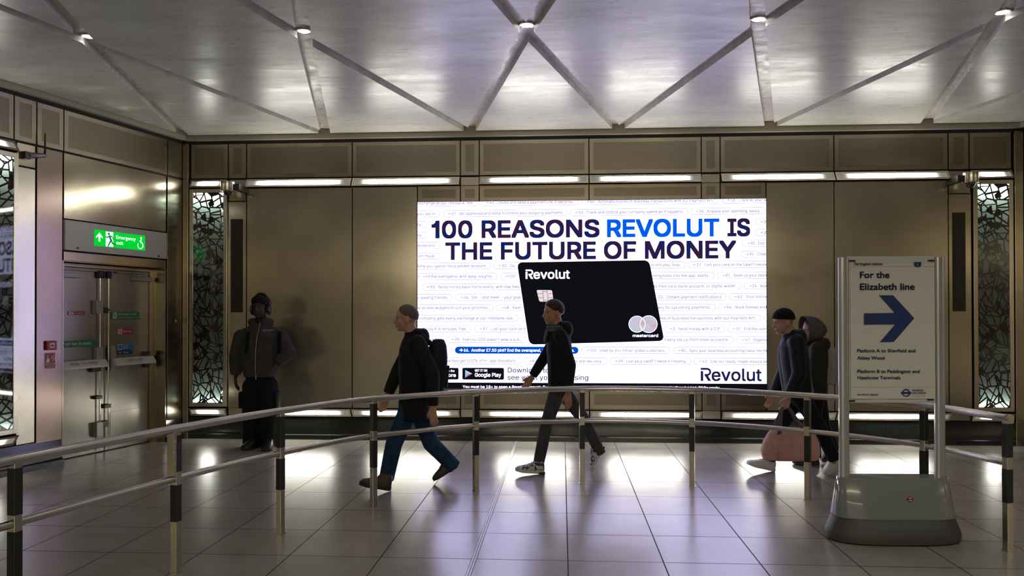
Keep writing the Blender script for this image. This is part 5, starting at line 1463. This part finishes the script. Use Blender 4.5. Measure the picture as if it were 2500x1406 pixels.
st = dict(skin=skin_mid, hair=M['hair_brown'], hair_grow=0.014, hair_edge=(0.58, -0.16, -0.58), trousers=grey_jog, leg=(0.084, 0.066, 0.056), hem=-0.030,
    jacket=black_jkt, drop=0.02, torso=[(0.0, .175, .118), (0.08, .185, .125), (0.35, .190, .125), (0.65, .195, .130), (0.86, .180, .118), (0.95, .12, .10), (1.0, .085, .085)],
    arm=(0.070, 0.060, 0.046), hood='down', collar=True, shoe=trainer, shoe_k=1.04, collar_h=0.105)
c_, C = person('person', 'young walking person in a black jacket, grey trousers and patterned trainers', J, st)
for q in 'LR':                                   # pale side panel, heel and scarf
    o, (f, sd, u, ln) = C['shoes'][q]; heel = J['f'+q][0] - C['O']
    for s_ in (-1, 1):
        mb = MB(); mb.face([heel + f*ln*a + sd*(0.0525*s_) + u*b for a, b in ((.36, .036), (.60, .036), (.54, .064), (.38, .080))]); mb.build('side_panel', trainer[1], o)
        mb = MB(); mb.face([heel + f*ln*a + sd*(0.0455*s_) + u*b for a, b in ((.10, .060), (.26, .048), (.28, .080), (.05, .082))]); mb.build('side_panel', trainer[1], o)
    mb = MB(); mb.loft([[heel + f*ln*t + sd*0.047*a + u*b for a, b in ((-1, .003), (-1, .022), (1, .022), (1, .003))] for t in (-0.03, 0.30)]); mb.build('heel_block', trainer[2], o)
mb = MB(C['O'])
nk = J['neck']
for dz, r_ in ((0.02, .020), (-0.01, .022)): mb.tube([nk + C['up']*dz + C['S']*0.085*math.cos(q) + C['F']*(0.015 + 0.09*math.sin(q)) for q in [i*math.pi/12 for i in range(24)]], r_, 10, closed=True)
mb.loft([ring_pts(nk - C['up']*a + C['F']*(0.112 + b), 0.06, 0.018, C['S'], C['F'], 16) for a, b in ((0.0, 0), (0.07, .022), (0.13, .030))])
mb.build('scarf', fabric('grey_scarf', (0.10, 0.10, 0.11), 0.9, 30.0, 0.6), c_, smooth=True)

# walker in a beanie with a pink bag
Yd = 7.93
J = walker(Yd, dict(head=(1913, 786, 0), neck=(1932, 824, 0), pelvis=(1950, 962, 0), sL=(1944, 834, -.17), sR=(1936, 834, .17), eL=(1952, 912, -.23), wL=(1924, 972, -.20), eR=(1915, 905, .20), wR=(1890, 960, .16),
    hipL=(1954, 968, -.085), hipR=(1944, 968, .085), kL=(2002, 1046, -.10), kR=(1902, 1046, .11), aL=(2036, 1118, -.12), aR=(1880, 1118, .12)))
J['hf'] = Vector((-0.97, -0.15, -0.20))
g1 = gnd(1889, 1151); J['fR'] = (g1 + Vector((0, 0, 0.002)), g1 + Vector((-0.270, -0.02, 0.065)))
g2 = gnd(2016, 1162); J['fL'] = (g2 + Vector((0.185, 0.0, 0.150)), g2 + Vector((0.0, 0.0, 0.006)))
J['hL'] = (Vector((-0.30, 0.05, -0.95)), Vector((0.2, 1, 0)), Vector((-1, 0, -0.2)), 1.05)
white_shoe = [P('white_leather', (0.62, 0.62, 0.63), 0.45), P('white_rubber', (0.58, 0.58, 0.58), 0.5), P('white_lace', (0.60, 0.60, 0.60), 0.7)]
dk_trs = fabric('black_trousers', (0.008, 0.009, 0.011), 0.85, 12.0, 0.4)
st = dict(skin=skin_light, hair=fabric('black_knit', (0.008, 0.008, 0.009), 0.9, 90.0, 0.8), hair_name='beanie', hair_grow=0.015, hair_edge=(0.22, -0.02, -0.30), trousers=dk_trs, leg=(0.090, 0.072, 0.060), hem=-0.025,
    jacket=fabric('black_puffer', (0.010, 0.011, 0.013), 0.6, 6.0, 0.8), drop=0.03, torso=[(0.0, .180, .125), (0.08, .20, .138), (0.35, .20, .140), (0.65, .205, .145), (0.86, .19, .13), (0.95, .13, .11), (1.0, .09, .09)],
    arm=(0.080, 0.070, 0.052), collar=True, hood='down', shoe=white_shoe, shoe_k=1.04)
d_, D = person('person', 'walking person in a black beanie and padded jacket carrying the pink bag', J, st)
mb = MB(D['O']); bc = J['pelvis'].lerp(J['neck'], 0.45) + D['F']*0.142
mb.loft([ring_pts(bc + D['up']*z - D['F']*b, 0.055, 0.014, D['S'], D['F'], 16) for z, b in ((-0.26, 0.012), (-0.1, 0.0), (0.12, 0.0), (0.24, 0.022))]); mb.build('shirt_front', fabric('blue_grey_shirt', (0.10, 0.16, 0.20), 0.9, 20.0, 0.3), d_, smooth=True)

# pink bag held by its two straps
BG = at(1930, 1123, 7.70)
bag = thing('tote_bag', 'pink bag with two grey straps hanging from the hand of the walker in the beanie', 'bag', T(BG))
pink = fabric('pink_canvas', (0.58, 0.33, 0.29), 0.8, 5.0, 0.8)
mb = MB(); X_, Y_ = Vector((1, 0, 0)), Vector((0, 1, 0))
mb.loft([ring_pts(Vector((dx, 0, z)), w, d, X_, Y_, 36, 3.2) for z, w, d, dx in ((0.0, .235, .075, 0), (0.012, .262, .095, 0), (0.09, .276, .105, -.002), (0.18, .258, .100, .004), (0.255, .222, .075, .010), (0.300, .190, .040, .012), (0.315, .180, .018, .012))])
skin_obj(mb, 'bag_body', pink, bag, 0.010, 4)
mb = MB(); mb.loft([ring_pts(Vector((-0.01, -0.094, z)), w, 0.022, X_, Y_, 24, 3.0) for z, w in ((0.03, .13), (0.04, .145), (0.15, .14), (0.16, .125))]); mb.build('front_pocket', fabric('pink_pocket', (0.52, 0.27, 0.24), 0.8, 5.0, 0.6), bag, smooth=True)
hp_ = J['wL'] + Vector((-0.02, 0.02, -0.085)) - BG
strapm = fabric('grey_webbing', (0.10, 0.095, 0.095), 0.9, 40.0, 0.3)
for yy in (-0.075, 0.075):
    mb = MB(); rings = []
    pth = [Vector((-0.125, yy, 0.16)), Vector((-0.118, yy*.8, 0.30)), hp_ + Vector((-0.035, yy*.1, -0.01)), hp_ + Vector((0.0, yy*.1, 0.012)), hp_ + Vector((0.035, yy*.1, -0.01)), Vector((0.105, yy*.8, 0.30)), Vector((0.115, yy, 0.16))]
    for i, p in enumerate(pth):
        t_ = (pth[min(i+1, 6)] - pth[max(i-1, 0)]).normalized(); n_ = t_.cross(Vector((0, 1, 0))).normalized()
        w_ = 0.020 if i not in (2, 3, 4) else 0.012
        rings.append([p + n_*w_ + Y_*.004, p + n_*w_ - Y_*.004, p - n_*w_ - Y_*.004, p - n_*w_ + Y_*.004])
    mb.loft(rings); mb.build('strap', strapm, bag)

# hooded walker behind, mostly hidden
Ye = 8.42
J = walker(Ye, dict(head=(1982, 806, 0), neck=(1992, 842, 0), pelvis=(1988, 962, 0), sL=(1996, 850, -.16), sR=(1992, 850, .16), eL=(1990, 915, -.20), wL=(1972, 962, -.20), eR=(1980, 912, .20), wR=(1962, 955, .16),
    hipL=(1994, 966, -.08), hipR=(1998, 966, .08), kL=(1984, 1042, -.10), kR=(2010, 1042, .09), aL=(1990, 1112, -.10), aR=(2034, 1092, .10)))
J['hf'] = Vector((-0.97, -0.20, -0.10))
g1 = gnd(1998, 1134); J['fL'] = (g1, g1 + Vector((-0.262, -0.01, 0.0)))
g2 = gnd(2010, 1128); g2.y = Ye + 0.1; J['fR'] = (g2 + Vector((0.15, 0.0, 0.17)), g2 + Vector((-0.02, 0, 0.006)))
olive = fabric('dark_olive_cloth', (0.030, 0.029, 0.022), 0.85, 8.0, 0.5)
st = dict(k=0.95, skin=skin_light, hair=M['hair_brown'], trousers=dk_trs, leg=(0.085, 0.070, 0.060), hem=-0.025,
    jacket=olive, drop=0.06, torso=[(0.0, .175, .125), (0.08, .19, .135), (0.35, .185, .13), (0.65, .19, .135), (0.86, .185, .13), (0.95, .13, .11), (1.0, .10, .10)],
    arm=(0.076, 0.066, 0.050), collar=True, hood='down', shoe=[P('black_trainer', (0.012, 0.011, 0.011), 0.6), P('trainer_edge', (0.05, 0.05, 0.05), 0.6), P('pale_lace', (0.40, 0.36, 0.33), 0.7)], shoe_k=1.0)
e_, E_ = person('person', 'hooded walking person in dark olive half hidden behind the walker in the beanie', J, st)
mb = MB(E_['O']); hs, hf, hu, H = E_['hs'], E_['hf'], E_['hu'], E_['H']
rings = []
for a_ in range(12):                             # the raised hood, open at the face
    t_ = a_/11.0
    ctr = H + hf*(0.088 - 0.245*t_) + hu*(0.012 - 0.035*t_*t_)
    w = 0.108*max(0.05, 1 - t_**2.6)**0.5 + 0.006
    hg_ = 0.140*max(0.05, 1 - t_**2.8)**0.5 + 0.006; lw = 0.145*(1 - 0.25*t_)*max(0.08, 1 - t_**5)
    rings.append([ctr + hs*w*math.cos(p) + hu*(hg_ if math.sin(p) > 0 else lw)*math.sin(p) for p in [i*2*math.pi/28 for i in range(28)]])
mb.loft(rings, False, True); mb.build('hood', fabric('grey_hood', (0.10, 0.095, 0.10), 0.85, 8.0, 0.5), e_, smooth=True)
rucksack('pale rucksack on the back of the hooded walker', at(2023, 890, Ye), 0.14, 0.080, 0.42, E_['S'], E_['F'], Vector((0.04, 0, 0.99)).normalized(), fabric('pale_canvas', (0.36, 0.34, 0.29), 0.85, 8.0, 0.5), olive)
